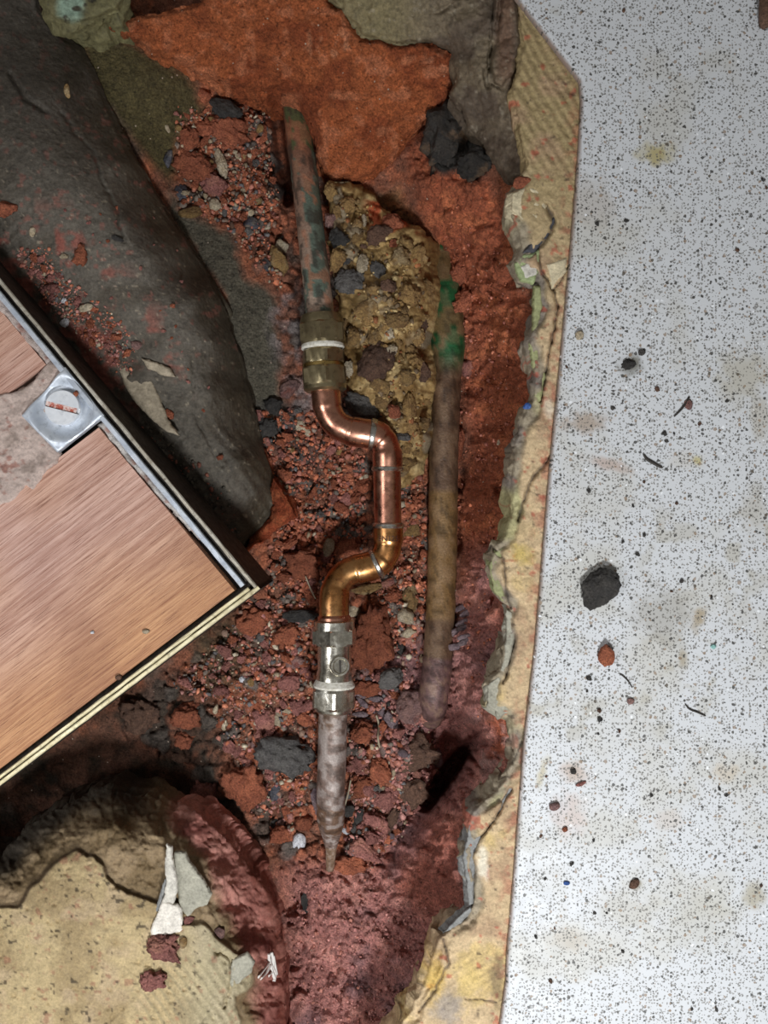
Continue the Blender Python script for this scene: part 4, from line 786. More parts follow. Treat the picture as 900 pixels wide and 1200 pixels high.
FLC = {'white': (236, 228, 216), 'grey': (168, 164, 148), 'buff': (176, 162, 140), 'green': (166, 178, 130), 'cream': (206, 192, 160), 'lime': (158, 160, 116), 'steel': (140, 140, 138), 'blue': (70, 110, 170), 'slate': (78, 78, 84), 'pale': (214, 208, 196)}
zsl = slab_z(205, 1045) + 0.004
flake('plaster_flake', [(190,1056),(206,1060),(213,1066),(214,1090),(200,1096),(178,1099),(176,1090),(184,1070)], zsl + 0.001, 0.002, 'white', 'white plaster flake on the tan slab above the larger red lump', 'plaster', (0, 0.00002))
flake('plaster_flake', [(195,990),(201,992),(202,1012),(207,1030),(208,1046),(203,1059),(190,1058),(195,1036),(193,1016)], zsl + 0.002, 0.002, 'pale', 'long narrow pale plaster strip above the white flake on the slab', 'plaster', (0.00003, 0))
flake('plaster_flake', [(204,998),(217,1000),(222,1010),(236,1028),(248,1048),(243,1060),(228,1066),(220,1078),(211,1062),(208,1040),(203,1020)], zsl - 0.0012, 0.002, 'grey', 'grey speckled plaster flake on the slab beside the pale strip', 'plaster')
flake('plaster_flake', [(184,1058),(193,1030),(196,1034),(188,1066),(180,1078),(179,1070)], zsl - 0.001, 0.0015, 'steel', 'thin grey sliver along the left of the pale plaster strip', 'plaster', (0.0001, 0))
flake('screed_flake', [(272,1125),(290,1118),(298,1128),(294,1140),(272,1158),(268,1150)], slab_z(280, 1140) + 0.002, 0.002, 'grey', 'pale grey chip at the right tip of the slab', 'concrete')
flake('mortar_flake', [(140,434),(150,422),(172,424),(168,432),(178,446),(188,470),(196,490),(209,510),(196,506),(178,492),(160,474),(146,452)], bank_z(170, 465) + 0.003, 0.0025, 'buff', 'torn buff flake lying on the mortar bank above the cover', 'mortar', (0, 0.00004))
flake('mortar_flake', [(166,420),(184,424),(200,432),(204,440),(192,440),(180,434),(172,432)], bank_z(185, 430) + 0.002, 0.003, 'buff', 'small ragged buff flake at the upper end of the torn flake', 'mortar')
flake('paint_flake', [(603,308),(612,298),(624,296),(632,292),(631,318),(626,332),(610,328),(606,318)], -0.005, 0.003, 'green', 'pale green paint layer, white in the middle', None, parent=SCR)
flake('screed_flake', [(600,226),(618,217),(632,222),(641,240),(640,252),(622,262),(612,258),(598,246)], -0.004, 0.006, 'cream', 'cream mortar chip', None, parent=SCR)
flake('paint_flake', [(610,312),(630,304),(629,322),(616,326)], -0.0046, 0.001, 'pale', None, None, parent=SCR)
flake('paint_flake', [(626,334),(634,336),(636,360),(630,390),(632,420),(640,440),(634,470),(626,476),(626,440),(620,404),(624,386)], -0.0062, 0.004, 'lime', 'yellow-green adhesive edge', None, parent=SCR)
flake('slate_flake', [(612,296),(626,280),(640,262),(652,250),(650,262),(640,280),(626,296)], -0.0045, 0.004, 'slate', 'dark cracked edge', None, parent=SCR)
flake('screed_flake', [(640,310),(652,306),(665,300),(664,318),(652,332),(647,338)], -0.0028, 0.003, 'cream', None, None, parent=SCR)
flake('adhesive_edge', [(548,966),(560,956),(578,950),(592,930),(600,905),(602,925),(594,945),(580,962),(566,980),(560,1000),(556,1030),(556,1060),(548,1062),(546,1036),(541,1004),(546,984)], -0.006, 0.010, 'steel', 'grey adhesive edge', None, parent=SCR)
flake('adhesive_edge', [(552,1060),(554,1068),(542,1080),(528,1092),(518,1094),(530,1080),(540,1070)], -0.006, 0.006, 'steel', 'grey adhesive edge', None, parent=SCR)
flake('adhesive_edge', [(592,712),(602,716),(604,748),(598,776),(590,792),(582,792),(590,768),(592,742)], -0.006, 0.010, 'grey', 'grey-brown adhesive edge', None, parent=SCR)
flake('adhesive_edge', [(570,802),(584,790),(596,806),(600,836),(584,838),(570,826)], -0.006, 0.008, 'grey', 'pale grey mortar lip', None, parent=SCR)
flake('adhesive_edge', [(572,662),(578,646),(592,640),(588,656),(590,690),(596,708),(588,704),(578,694)], -0.006, 0.008, 'lime', 'curled adhesive lip', None, parent=SCR)
stone('paint_chip', 618, 476, 11, 8, 10, mat_stone('blue_paint', rgba(60, 100, 180), rgba(90, 120, 180), 0.5), 'small bright blue chip on the edge of the broken screed', 'paint', z=-0.006, sub=2)
stone('brick_chunk', 612, 214, 24, 14, 10, BR, 'red brick chip on the screed above the cream chip', 'brick', z=-0.006, sub=3)
LOBE = mat_ground('mint_plaster', 0.7, False, 0.3, 500, 0.4)
MINT = [(44,-40),(130,-40),(150,-4),(140,14),(110,26),(78,30),(56,22),(46,6)]
tag(surface('plaster_lump', (40, 155, -42, 32), 1.6, lambda u, v, D: (-34 + 2 * fbm(u, v, 24, 3, 881) - 5 * ss(-8, 0, D)) / 1000, lambda u, v, D: mixc(mixc(np.broadcast_to(lin((112, 106, 74)), u.shape + (3,)), (136, 156, 138), ss(24, 12, np.hypot(u - 82, v - 8) + 6 * fbm(u, v, 12, 2, 3))), (60, 56, 44), ss(0.2, 0.5, fbm(u, v, 10, 3, 885))), LOBE, MINT, 0.03, warp=(3, 12)), 'mint-grey plaster lump at the top left corner', 'plaster')
# brick corner under the end of the mortar bank
BC = [(292,640),(300,622),(318,606),(322,596),(316,574),(320,562),(330,574),(342,594),(341,604),(326,618),(306,634),(280,652)]
tag(surface('brick', (270, 350, 555, 660), 1.4, lambda u, v, D: (-72 + 0.8 * fbm(u, v, 14, 3, 871) - 3 * ss(-5, 0, D) + 8 * ss(300, 340, u)) / 1000, lambda u, v, D: mixc(np.broadcast_to(lin((176, 86, 54)), u.shape + (3,)), (196, 108, 70), ss(0, .4, fbm(u, v, 10, 3, 873))), M_BRICKMASS, BC, 0.02, warp=(2, 10)), 'corner of a red brick showing at the lower end of the mortar bank', 'brick')

# ------------------------------------------------------------------ pipework
def catmull(pts, n):
    p = np.array(pts, float); p = np.vstack([2 * p[0] - p[1], p, 2 * p[-1] - p[-2]]); out = []
    for i in range(1, len(p) - 2):
        for k in range(n):
            t = k / n; a, b, c, d = p[i - 1], p[i], p[i + 1], p[i + 2]
            out.append(0.5 * (2 * b + (c - a) * t + (2 * a - 5 * b + 4 * c - d) * t * t + (3 * b - a - 3 * c + d) * t ** 3))
    out.append(p[-2]); return np.array(out)
def sweep(name, path, radii, mat, parent, sides=28, cols=None, flat=1.0, smooth=True, jitter=0.0, phase=0.0, caps=True):
    """path: Nx3 points in metres; radii: a number or one per point; flat squashes the section towards the ground"""
    p = np.asarray(path, float); n = len(p); r = np.broadcast_to(np.asarray(radii, float), (n,)); fl = np.broadcast_to(np.asarray(flat, float), (n,))
    t = np.gradient(p, axis=0); t /= np.linalg.norm(t, axis=1)[:, None]
    V = []; up = np.array([0, 0, 1.0]); C = []
    for i in range(n):
        s = np.cross(t[i], up); s /= np.linalg.norm(s); q = np.cross(s, t[i])
        for k in range(sides):
            a = 2 * math.pi * (k + phase) / sides; rr = r[i] * (1 + (jitter * mnoise.noise(Vector(p[i] * 260 + np.array([math.cos(a), math.sin(a), 0]) * 1.7)) if jitter else 0))
            V.append(p[i] + rr * (math.cos(a) * s + fl[i] * math.sin(a) * q))
            if cols is not None: C.append(cols(i / (n - 1), a))
    f = [(i * sides + k, i * sides + (k + 1) % sides, (i + 1) * sides + (k + 1) % sides, (i + 1) * sides + k) for i in range(n - 1) for k in range(sides)]
    if caps: f += [tuple(range(sides - 1, -1, -1)), tuple((n - 1) * sides + k for k in range(sides))]
    o = link_mesh(name, V, f, mat, parent, C if cols is not None else None, smooth)
    if smooth and caps:
        for pl_ in o.data.polygons[-2:]: pl_.use_smooth = False
    return o
def lathe(name, axis0, axis1, prof, mat, parent, sides=32, smooth=True, phase=0.0, sharp=True):
    """prof: list of (fraction along the axis, radius in metres); doubled rings keep steps crisp"""
    a, b = np.asarray(axis0, float), np.asarray(axis1, float); t = b - a; L = np.linalg.norm(t); t = t / L
    s = np.cross(t, [0, 0, 1.0]); s /= np.linalg.norm(s); q = np.cross(s, t); V = []; f = []
    prof = list(prof)
    for i, (fr, r) in enumerate(prof):
        for k in range(sides):
            w = 2 * math.pi * (k + phase) / sides; V.append(a + t * L * fr + r * (math.cos(w) * s + math.sin(w) * q))
    m = len(prof)
    f = [(i * sides + k, i * sides + (k + 1) % sides, (i + 1) * sides + (k + 1) % sides, (i + 1) * sides + k) for i in range(m - 1) for k in range(sides)]
    f += [tuple(range(sides - 1, -1, -1)), tuple((m - 1) * sides + k for k in range(sides))]
    o = link_mesh(name, V, f, mat, parent, smooth=smooth)
    if smooth:
        try: o.data.set_sharp_from_angle(angle=math.radians(32))
        except Exception: pass
    return o
def hexnut(name, a, b, r, mat, parent, phase=0.5, ch=0.12):
    """hexagonal nut between two axis points, corners rounded off at both ends like a real nut"""
    a, b = np.asarray(a, float), np.asarray(b, float); t = b - a; L = np.linalg.norm(t); t = t / L
    s = np.cross(t, [0, 0, 1.0]); s /= np.linalg.norm(s); q = np.cross(s, t); sides = 48; V = []; ri = r * 0.866
    def hexr(w):
        x = (w % (math.pi / 3)) - math.pi / 6; return ri / math.cos(x)
    for fr, cap in ((0, ri * 0.90), (0.0, ri * 0.99), (ch, r * 1.01), (1 - ch, r * 1.01), (1.0, ri * 0.99), (1.0, ri * 0.90)):
        for k in range(sides):
            w = 2 * math.pi * k / sides; rr = min(hexr(w + phase * math.pi / 3), cap)
            if fr in (0, 1.0) and cap > ri * 0.95: rr = min(hexr(w + phase * math.pi / 3), ri * 1.0)
            V.append(a + t * L * fr + rr * (math.cos(w) * s + math.sin(w) * q))
    f = [(i * sides + k, i * sides + (k + 1) % sides, (i + 1) * sides + (k + 1) % sides, (i + 1) * sides + k) for i in range(5) for k in range(sides)]
    f += [tuple(range(sides - 1, -1, -1)), tuple(5 * sides + k for k in range(sides))]
    o = link_mesh(name, V, f, mat, parent, smooth=True)
    try: o.data.set_sharp_from_angle(angle=math.radians(20))
    except Exception: pass
    return o

def mat_metal(name, c1, c2, c3, rough=(0.22, 0.45), scale=90, dirt=0.0, metallic=1.0):
    m = N(name); n1 = m.noise(scale, 4, 0.6); n2 = m.noise(scale * 2.3, 4, 0.65)
    c = m.mix(m.ramp(n1, [(0.38, 0.0), (0.62, 1.0)]), c1, c2); c = m.mix(m.ramp(n2, [(0.55, 0.0), (0.72, 0.85)]), c, c3)
    m.b.inputs['Metallic'].default_value = metallic
    if dirt:
        k = m.ramp(m.noise(scale * 4, 5, 0.7), [(0.60, 0.0), (0.70, dirt)]); c = m.mix(k, c, rgba(120, 96, 76))
        m.l(m.math('MULTIPLY', m.math('SUBTRACT', 1.0, k), metallic), m.b.inputs['Metallic'])
    m.base(c); m.rough(m.ramp(m.noise(scale * 3, 4), [(0.3, rough[0]), (0.7, rough[1])])); m.bump(m.noise(scale * 6, 4), 0.12, 0.0004); return m.m
M_COPPER = mat_metal('copper', rgba(222, 164, 138), rgba(206, 146, 122), rgba(146, 96, 84), (0.2, 0.38), 70, 0.25)
M_COPGOLD = mat_metal('copper_fluxed', rgba(222, 168, 112), rgba(198, 138, 84), rgba(128, 78, 56), (0.2, 0.4), 80, 0.3)
M_BRASS = mat_metal('tarnished_brass', rgba(168, 154, 120), rgba(146, 132, 102), rgba(112, 100, 80), (0.26, 0.44), 120, 0.4, 0.92)
M_BRASSB = mat_metal('bright_brass', rgba(214, 184, 116), rgba(190, 158, 96), rgba(140, 110, 70), (0.2, 0.4), 120, 0.2)
M_CHROME = mat_metal('chromed_brass', rgba(226, 222, 210), rgba(206, 200, 184), rgba(160, 150, 130), (0.16, 0.34), 110, 0.25, 0.97)
M_SOLDER = mat_metal('solder', rgba(225, 222, 214), rgba(190, 186, 178), rgba(150, 140, 125), (0.18, 0.35), 140, 0.2)
M_GALV = mat_metal('galvanised_steel', rgba(206, 212, 220), rgba(184, 192, 204), rgba(156, 162, 170), (0.32, 0.5), 130, 0.15, 0.35)
M_SCREW = mat_metal('bright_screw', rgba(236, 238, 242), rgba(222, 226, 232), rgba(200, 204, 210), (0.3, 0.45), 130, 0.0, 0.3)
M_STEELD = mat_metal('dark_steel', rgba(74, 68, 62), rgba(54, 50, 46), rgba(92, 78, 64), (0.5, 0.75), 120, 0.5, 0.6)
m = N('old_pipe_skin'); c = m.mix(1.0, m.col(), m.ramp(m.noise(900, 4, .7), [(0.25, 0.6), (0.75, 1.3)]), 'MULTIPLY'); m.base(c)
m.rough(m.ramp(m.noise(400, 3), [(0.3, 0.3), (0.7, 0.65)])); m.b.inputs['Metallic'].default_value = 0.25; m.bump(m.noise(700, 5, .7), 0.5, 0.0007); M_OLD = m.m
m = N('white_sealant'); m.base(m.ramp(m.noise(600, 3), [(0.3, rgba(190, 184, 168)), (0.7, rgba(236, 232, 222))])); m.rough(0.7); m.bump(m.noise(900, 4), 0.6, 0.0008); M_PTFE = m.m
m = N('stamp_ink'); m.base(rgba(70, 38, 26)); m.rough(0.6); M_STAMP = m.m

PIPE = tag(empty('water_pipe', P(380, 600, -0.070)), 'water pipe run of old pipe, brass coupling, copper bends and chromed valve', 'pipe')
def rel(pts): return np.array(pts, float) - np.array(PIPE.location)
def pp(l): return rel([P(*q) for q in l])
def cn(x, y, sc, s, o=3): return 0.5 + 0.5 * float(fbm(np.array([[x]]), np.array([[y]]), sc, o, s)[0, 0]) * 1.6
def col_top(t, a):
    x, y = t * 260, a * 16; n = cn(x * 0.6, y, 16, 951); n2 = cn(x * 0.6, y, 9, 955)
    cc = np.array(lin((136, 92, 70))) * (1 - min(1, max(0, t * 2 - 0.55))) + np.array(lin((178, 154, 136))) * min(1, max(0, t * 2 - 0.55))
    g = np.array(lin((92, 118, 106))) if t > .35 else np.array(lin((92, 110, 74)))
    if n > 0.54: cc = cc * 0.15 + g * 0.85
    if n2 > 0.70: cc = cc * 0.3 + np.array(lin((66, 62, 56))) * 0.7
    if n2 < 0.26: cc = cc * 0.4 + np.array(lin((190, 128, 96))) * 0.6
    return cc
path = catmull(pp([(341,84,-.106),(347,130,-.099),(356,200,-.087),(364,270,-.077),(371,330,-.068),(376,378,-.062)]), 24)
tag(sweep('old_pipe', path, 0.0076, M_OLD, PIPE, 32, col_top, jitter=0.06), 'upper old pipe, mottled green and cream paint over rust')
# compression coupling
ZC = -0.061
cpl = empty('compression_coupling', (0, 0, 0)); cpl.parent = PIPE
def ax(u, v, z=ZC): return pp([(u, v, z)])[0]
sc = px(ZC)
lathe('olive_ring', ax(376.6, 370), ax(377.2, 380), [(0, 19 * sc), (0.0, 23.5 * sc), (0.6, 25.5 * sc), (1, 25.5 * sc)], M_BRASS, cpl)
hexnut('nut', ax(377, 379), ax(378, 404), 28.5 * sc, M_BRASS, cpl, 0.5)
lathe('sealant', ax(378, 403), ax(378.4, 410), [(0, 24 * sc), (0.3, 25.2 * sc), (0.7, 25.4 * sc), (0.9, 24 * sc), (1, 21 * sc)], M_PTFE, cpl)
lathe('thread', ax(378, 408), ax(379.5, 434), [(0, 21 * sc), (1, 21 * sc)], M_BRASSB, cpl)
hexnut('body', ax(378.4, 411), ax(379, 427), 26.5 * sc, M_BRASS, cpl, 0.3)
lathe('bright_collar', ax(379, 426), ax(379.3, 432), [(0, 22 * sc), (0.2, 24.5 * sc), (0.8, 24.5 * sc), (1, 22 * sc)], M_BRASSB, cpl)
hexnut('nut', ax(379.3, 431), ax(380.8, 452), 29 * sc, M_BRASS, cpl, 0.42)
lathe('collar', ax(380.8, 451), ax(381.2, 459), [(0, 25 * sc), (0.7, 25 * sc), (1, 22 * sc)], M_BRASS, cpl)
# copper bends
def bend(name, pts, mat, r0=0.0076, sock=(1, 1), label=None):
    q = catmull(pp(pts), 10); n = len(q); t = np.linspace(0, 1, n)
    r = r0 + 0.0005 * (sock[0] * ss(0.34, 0.28, t) + sock[1] * ss(0.66, 0.72, t)); o = sweep(name, q, r, mat, PIPE, 36)
    if label: o['label'] = label
    return o
def ring(u, v, du, dv, z, r, w=7):
    L = math.hypot(du, dv); du, dv = du / L * w / 2, dv / L * w / 2
    return tag(lathe('solder_ring', ax(u - du, v - dv, z), ax(u + du, v + dv, z), [(0, r * .95), (0.25, r * 1.05), (0.6, r * 1.06), (1, r * .96)], M_SOLDER, PIPE, 36), 'silver solder ring')
bend('elbow', [(381.5,452,-.061),(382.5,464,-.061),(385,481,-.061),(394,496,-.061),(408,504,-.062),(422,507,-.062),(437,509,-.063)], M_COPPER, label='first copper elbow, below the brass coupling')
ring(437, 509, 1, 0.12, -.063, 0.0083, 9)
bend('elbow', [(436,508.5,-.063),(444,512,-.063),(451,520,-.064),(454,532,-.064),(454.3,550,-.065)], M_COPPER, sock=(1, 1), label='second copper elbow, turning down')
ring(454, 549.5, 0, 1, -.065, 0.0083, 6)
sweep('tube', catmull(pp([(453.6,548,-.065),(454,580,-.066),(454.5,618,-.066)]), 12), 0.0075, M_COPPER, PIPE, 36)['label'] = 'short straight copper tube'
ring(455, 616, 0, 1, -.066, 0.0083, 7)
E3 = bend('elbow', [(455,617,-.066),(455,632,-.066),(453,646,-.066),(447,656,-.066),(438,662,-.066)], M_COPGOLD, label='third copper elbow, turning left')
ring(441, 660.5, -1, 0.45, -.066, 0.0083, 8)
bend('elbow', [(441,661,-.066),(428,665,-.065),(414,668,-.064),(402,675,-.063),(394,688,-.062),(391.5,704,-.061),(391.5,728,-.060)], M_COPGOLD, label='fourth copper elbow, golden with flux, above the valve')
# stamped mark on the third elbow, wrapped round the tube
fc_ = bpy.data.curves.new('stamp', 'FONT'); fc_.body = 'EN125'; fc_.size = 0.0042; fc_.align_x = 'CENTER'; fc_.align_y = 'CENTER'; fc_.extrude = 0.0; fc_.resolution_u = 3
fo = bpy.data.objects.new('stamp', fc_); COL.objects.link(fo); bpy.context.view_layer.update()
me = fo.to_mesh(); tv = np.array([x.co[:] for x in me.vertices]); tf = [tuple(p_.vertices) for p_ in me.polygons]; fo.to_mesh_clear(); bpy.data.objects.remove(fo); bpy.data.curves.remove(fc_)
cx_ = ax(455, 631, -.066); rr = 0.0083
link_mesh('stamped_mark', [(cx_[0] + rr * math.sin(x / rr), cx_[1] + y, cx_[2] + rr * math.cos(x / rr)) for x, y, _ in tv], tf, M_STAMP, E3, smooth=False)['label'] = 'dark stamped EN125 mark'
# isolating valve
ZV = -0.060; sv = px(ZV); val = empty('isolating_valve', (0, 0, 0)); val.parent = PIPE; val['label'] = 'chromed isolating valve with slotted screw'
def av(u, v): return ax(u, v, ZV)
lathe('olive_ring', av(391.5, 720), av(391.6, 730), [(0, 17 * sv), (0.3, 19.5 * sv), (1, 20 * sv)], M_COPPER, val)
lathe('collar', av(391.7, 726), av(391.9, 737), [(0, 20 * sv), (0.15, 23.5 * sv), (1, 24 * sv)], M_CHROME, val)
hexnut('nut', av(391.9, 736), av(392.1, 755), 27 * sv, M_CHROME, val, 0.62)
lathe('body', av(392, 752), av(391.6, 806), [(0, 19.5 * sv), (0.62, 19.5 * sv), (0.66, 20.5 * sv), (0.78, 21 * sv), (1, 22 * sv)], M_CHROME, val)
lathe('sealant', av(391.7, 794), av(391.5, 806), [(0, 20 * sv), (0.3, 22 * sv), (0.7, 24.5 * sv), (1, 24 * sv)], M_PTFE, val)
hexnut('nut', av(391.4, 805), av(391.0, 829), 28 * sv, M_CHROME, val, 0.45)
lathe('collar', av(391.0, 828), av(390.8, 835), [(0, 23 * sv), (0.6, 22 * sv), (1, 18 * sv)], M_CHROME, val)
def turned(name, c, prof, mat, parent, sides=40, tilt=None):
    """a body turned about a vertical (or tilted) axis; prof: (height, radius)"""
    V = []; 
    for h_, r_ in prof:
        for k in range(sides): V.append((r_ * math.cos(2 * math.pi * k / sides), r_ * math.sin(2 * math.pi * k / sides), h_))
    mm = len(prof); f = [(i * sides + k, i * sides + (k + 1) % sides, (i + 1) * sides + (k + 1) % sides, (i + 1) * sides + k) for i in range(mm - 1) for k in range(sides)]
    f += [tuple(range(sides - 1, -1, -1)), tuple((mm - 1) * sides + k for k in range(sides))]
    V = np.array(V)
    if tilt is not None: V = V @ np.array(tilt.to_3x3()).T
    o = link_mesh(name, V + np.asarray(c), f, mat, parent, smooth=True)
    try: o.data.set_sharp_from_angle(angle=math.radians(30))
    except Exception: pass
    return o
tl = Matrix.Rotation(math.radians(14), 4, 'Y') @ Matrix.Rotation(math.radians(-6), 4, 'X')
bc = av(396.5, 778) + np.array([0, 0, 0.0045])
turned('screw_boss', bc, [(-0.004, 0.0052), (0.0060, 0.0052), (0.0065, 0.0049), (0.0065, 0.0040), (0.0056, 0.0038)], M_CHROME, val, tilt=tl)
scr_ = turned('screw', bc, [(0.003, 0.0037), (0.0060, 0.0037), (0.0063, 0.0034)], M_CHROME, val, tilt=tl); scr_['label'] = 'round valve screw head'
def box_mesh(c, sx, sy, sz, rz, tilt=None):
    v = np.array([(x, y, z) for z in (-sz, sz) for y in (-sy, sy) for x in (-sx, sx)]) * 0.5
    Rm = np.array(Matrix.Rotation(rz, 3, 'Z')); v = v @ Rm.T
    return v, [(0, 2, 3, 1), (4, 5, 7, 6), (0, 1, 5, 4), (2, 6, 7, 3), (0, 4, 6, 2), (1, 3, 7, 5)]
v_, f_ = box_mesh(None, 0.0010, 0.0066, 0.0008, 0.0); v_ = (v_ + np.array([0, 0, 0.0061])) @ np.array(tl.to_3x3()).T + bc
slot_ = link_mesh('slot', v_, f_, M_STEELD, val, smooth=False)
# lower old pipe, squashed shut at its end
def col_low(t, a):
    x, y = t * 190, a * 8; n = cn(x * 0.7, y, 4, 961, 4); n2 = cn(x * 0.5, y, 22, 965)
    cc = np.array(lin((126, 106, 96))); 
    if n2 > 0.5: cc = np.array(lin((112, 86, 68)))
    w = max(0, 1 - t * 2.4); 
    q = float(ss(0.60 - 0.22 * w, 0.74 - 0.22 * w, n)); cc = cc * (1 - 0.5 * q) + np.array(lin((190, 180, 174))) * 0.5 * q
    if n < 0.3: cc = cc * 0.6
    if t > .72: cc = cc * 0.5 + np.array(lin((136, 106, 74))) * 0.5
    return cc
path = catmull(pp([(390.5,826,-.061),(389.5,870,-.063),(388,920,-.065),(387.5,955,-.067),(388,975,-.068),(388,992,-.069),(387.5,1006,-.071),(386.5,1020,-.074)]), 20)
t = np.linspace(0, 1, len(path)); rad = 0.0078 - 0.0050 * ss(0.40, 0.80, t) - 0.0006 * ss(0.8, 1.0, t)
tag(sweep('old_pipe', path, rad, M_OLD, PIPE, 32, col_low, flat=1 - 0.45 * ss(0.35, 0.75, t), jitter=0.05), 'lower old pipe, scaly grey-brown, pinched shut at the tip')

def col_second(t, a):
    v = 290 + t * 550; x, y = v, a * 16; n = cn(x * 0.5, y, 20, 971); n2 = cn(x, y, 8, 973)
    cc = np.array(lin((100, 76, 58))) if v < 720 else np.array(lin((112, 84, 80)))
    if 560 < v < 680: cc = np.array(lin((134, 104, 66)))
    k = max(0.0, min(1.0, (455 - v) / 30.0)); gr = np.array(lin((40, 104, 62))) if n > 0.42 else np.array(lin((132, 112, 76))); cc = cc * (1 - k) + gr * k
    if n2 > 0.62: cc = cc * 0.7 + np.array(lin((160, 132, 104))) * 0.3
    if n2 < 0.28: cc = cc * 0.55
    return cc
path = np.array([P(*q) for q in [(516,286,-.106),(521,340,-.097),(525,400,-.092),(523,460,-.091),(520,540,-.090),(519,620,-.088),(517,700,-.083),(513,770,-.076),(508,815,-.074),(505,845,-.086)]])
SP = P(517, 600, -.09); path = catmull(path - SP, 12); t = np.linspace(0, 1, len(path))
r2 = 0.0083 + 0.0016 * ss(0.04, 0.12, t) * ss(0.30, 0.22, t); r2 = r2 * (1 - 0.3 * ss(0.93, 1, t))
o = sweep('buried_pipe', path, r2, M_OLD, None, 32, col_second, jitter=0.07); o.location = SP
tag(o, 'second, dull brown pipe, green with patina at its upper end, by the red wall', 'pipe')

# ------------------------------------------------------------------ the framed cover
C0 = P(305, 690, 0); A1 = P(0, 325, 0); B1 = P(0, 921, 0)
ea = (A1 - C0)[:2]; LA = np.linalg.norm(ea); ea /= LA; eb = (B1 - C0)[:2]; LB = np.linalg.norm(eb); eb /= LB
rz = math.atan2(eb[1], eb[0])
COV = tag(empty('access_cover', C0, rz), 'metal-framed access cover filled with a pinkish brown plywood board', 'cover')
Rz = np.array([[math.cos(rz), math.sin(rz)], [-math.sin(rz), math.cos(rz)]])
ea_l = Rz @ ea; eb_l = Rz @ eb
def ab(a, b, z): q = ea_l * a + eb_l * b; return np.array([q[0], q[1], z])      # a: along the upper rail, b: along the lower rail
def uv_ab(u, v, z):
    w = P(u, v, z)[:2] - C0[:2]; w = Rz @ w; M_ = np.array([ea_l, eb_l]).T; return np.linalg.solve(M_, w)
XA, XB = 0.30, 0.29
def rail(name, along, n0, n1, z0, z1, mat, start=0.0, end=None, label=None, wear=0.0):
    """a straight metal bar of the frame between distances n0 and n1 from its outer edge, top z0, bottom z1, edges softened"""
    L = end or (XA if along == 'a' else XB); V = []; f = []; seg = 60; c = min(0.0004, (n1 - n0) * 0.3)
    sec = [(n0, z1), (n0, z0 - c), (n0 + c, z0), (n1 - c, z0), (n1, z0 - c), (n1, z1)]
    for i in range(seg + 1):
        s = start + (L - start) * i / seg
        for k, (n_, z_) in enumerate(sec):
            j = wear * mnoise.noise(Vector((s * 300, n_ * 900, k))) if k in (1, 2, 3, 4) else 0
            V.append(ab(s, n_ + j, z_ + j * 0.5) if along == 'a' else ab(n_ + j, s, z_ + j * 0.5))
    for i in range(seg):
        for k in range(6):
            q = (i * 6 + k, i * 6 + (k + 1) % 6, (i + 1) * 6 + (k + 1) % 6, (i + 1) * 6 + k); f.append(q if along == 'b' else q[::-1])
    f += [tuple(range(6)), tuple(range(seg * 6 + 5, seg * 6 - 1, -1))]
    o = link_mesh(name, V, f, mat, COV, smooth=False)
    if label: o['label'] = label
    return o
M_LIP = mat_metal('worn_steel_lip', rgba(196, 190, 176), rgba(160, 152, 136), rgba(92, 80, 66), (0.35, 0.6), 160, 0.5, 0.35)
M_CREAM = mat_metal('cream_brass_lip', rgba(224, 214, 180), rgba(206, 194, 156), rgba(150, 138, 104), (0.4, 0.65), 150, 0.45, 0.45)
rail('frame_rail', 'a', 0.0, 0.0018, -0.0004, -0.046, M_STEELD, label='dark outer frame plate')
rail('frame_lip', 'a', 0.0002, 0.0020, 0.0006, -0.0012, M_LIP, start=0.0012, label='worn steel lip', wear=0.0003)
rail('frame_groove', 'a', 0.0018, 0.0042, -0.004, -0.008, M_STEELD, start=0.003)
rail('tray_lip', 'a', 0.0042, 0.0068, 0.0002, -0.012, M_GALV, start=0.006, label='pale steel lip of the tray', wear=0.0003)
rail('frame_rail', 'b', 0.0, 0.0018, -0.0004, -0.046, M_STEELD, label='dark outer frame plate')
rail('frame_lip', 'b', 0.0, 0.0020, 0.0008, -0.0012, M_CREAM, label='cream coloured lip', wear=0.0003)
rail('frame_groove', 'b', 0.0018, 0.0026, -0.002, -0.006, M_STEELD)
rail('tray_lip', 'b', 0.0025, 0.0042, 0.0004, -0.012, M_CREAM, start=0.004, label='cream coloured lip of the tray', wear=0.0003)
V = [ab(0.004, 0.004, -0.012), ab(XA, 0.004, -0.012), ab(XA, XB, -0.012), ab(0.004, XB, -0.012)]; V += [v - np.array([0, 0, 0.003]) for v in V]
link_mesh('tray_floor', V, [(0, 3, 2, 1), (4, 5, 6, 7), (0, 1, 5, 4), (1, 2, 6, 5), (2, 3, 7, 6), (3, 0, 4, 7)], M_STEELD, COV, smooth=False)
# plywood board with the notch for the lifting plate; grain runs along the lower rail (local x)
m = N('plywood'); co = m.coord((22.0, 700.0, 200.0)); g = m.noise(1.0, 5, 0.65, co); co2 = m.coord((60.0, 2600.0, 800.0)); g2 = m.noise(1.0, 4, 0.7, co2); big = m.noise(16, 3, 0.5)
c = m.mix(m.ramp(g, [(0.35, 0.0), (0.62, 1.0)]), rgba(172, 130, 114), rgba(208, 172, 158)); c = m.mix(m.ramp(g2, [(0.36, 0.8), (0.47, 0.0)]), c, rgba(116, 72, 54))
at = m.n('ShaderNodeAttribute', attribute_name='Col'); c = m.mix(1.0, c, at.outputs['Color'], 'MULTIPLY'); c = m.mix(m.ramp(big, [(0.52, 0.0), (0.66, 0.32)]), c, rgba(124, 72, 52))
m.base(c); m.rough(0.55); m.bump(g2, 0.5, 0.0005, m.bump(g, 0.3, 0.0005)); M_PLY = m.m
ZT = -0.0035
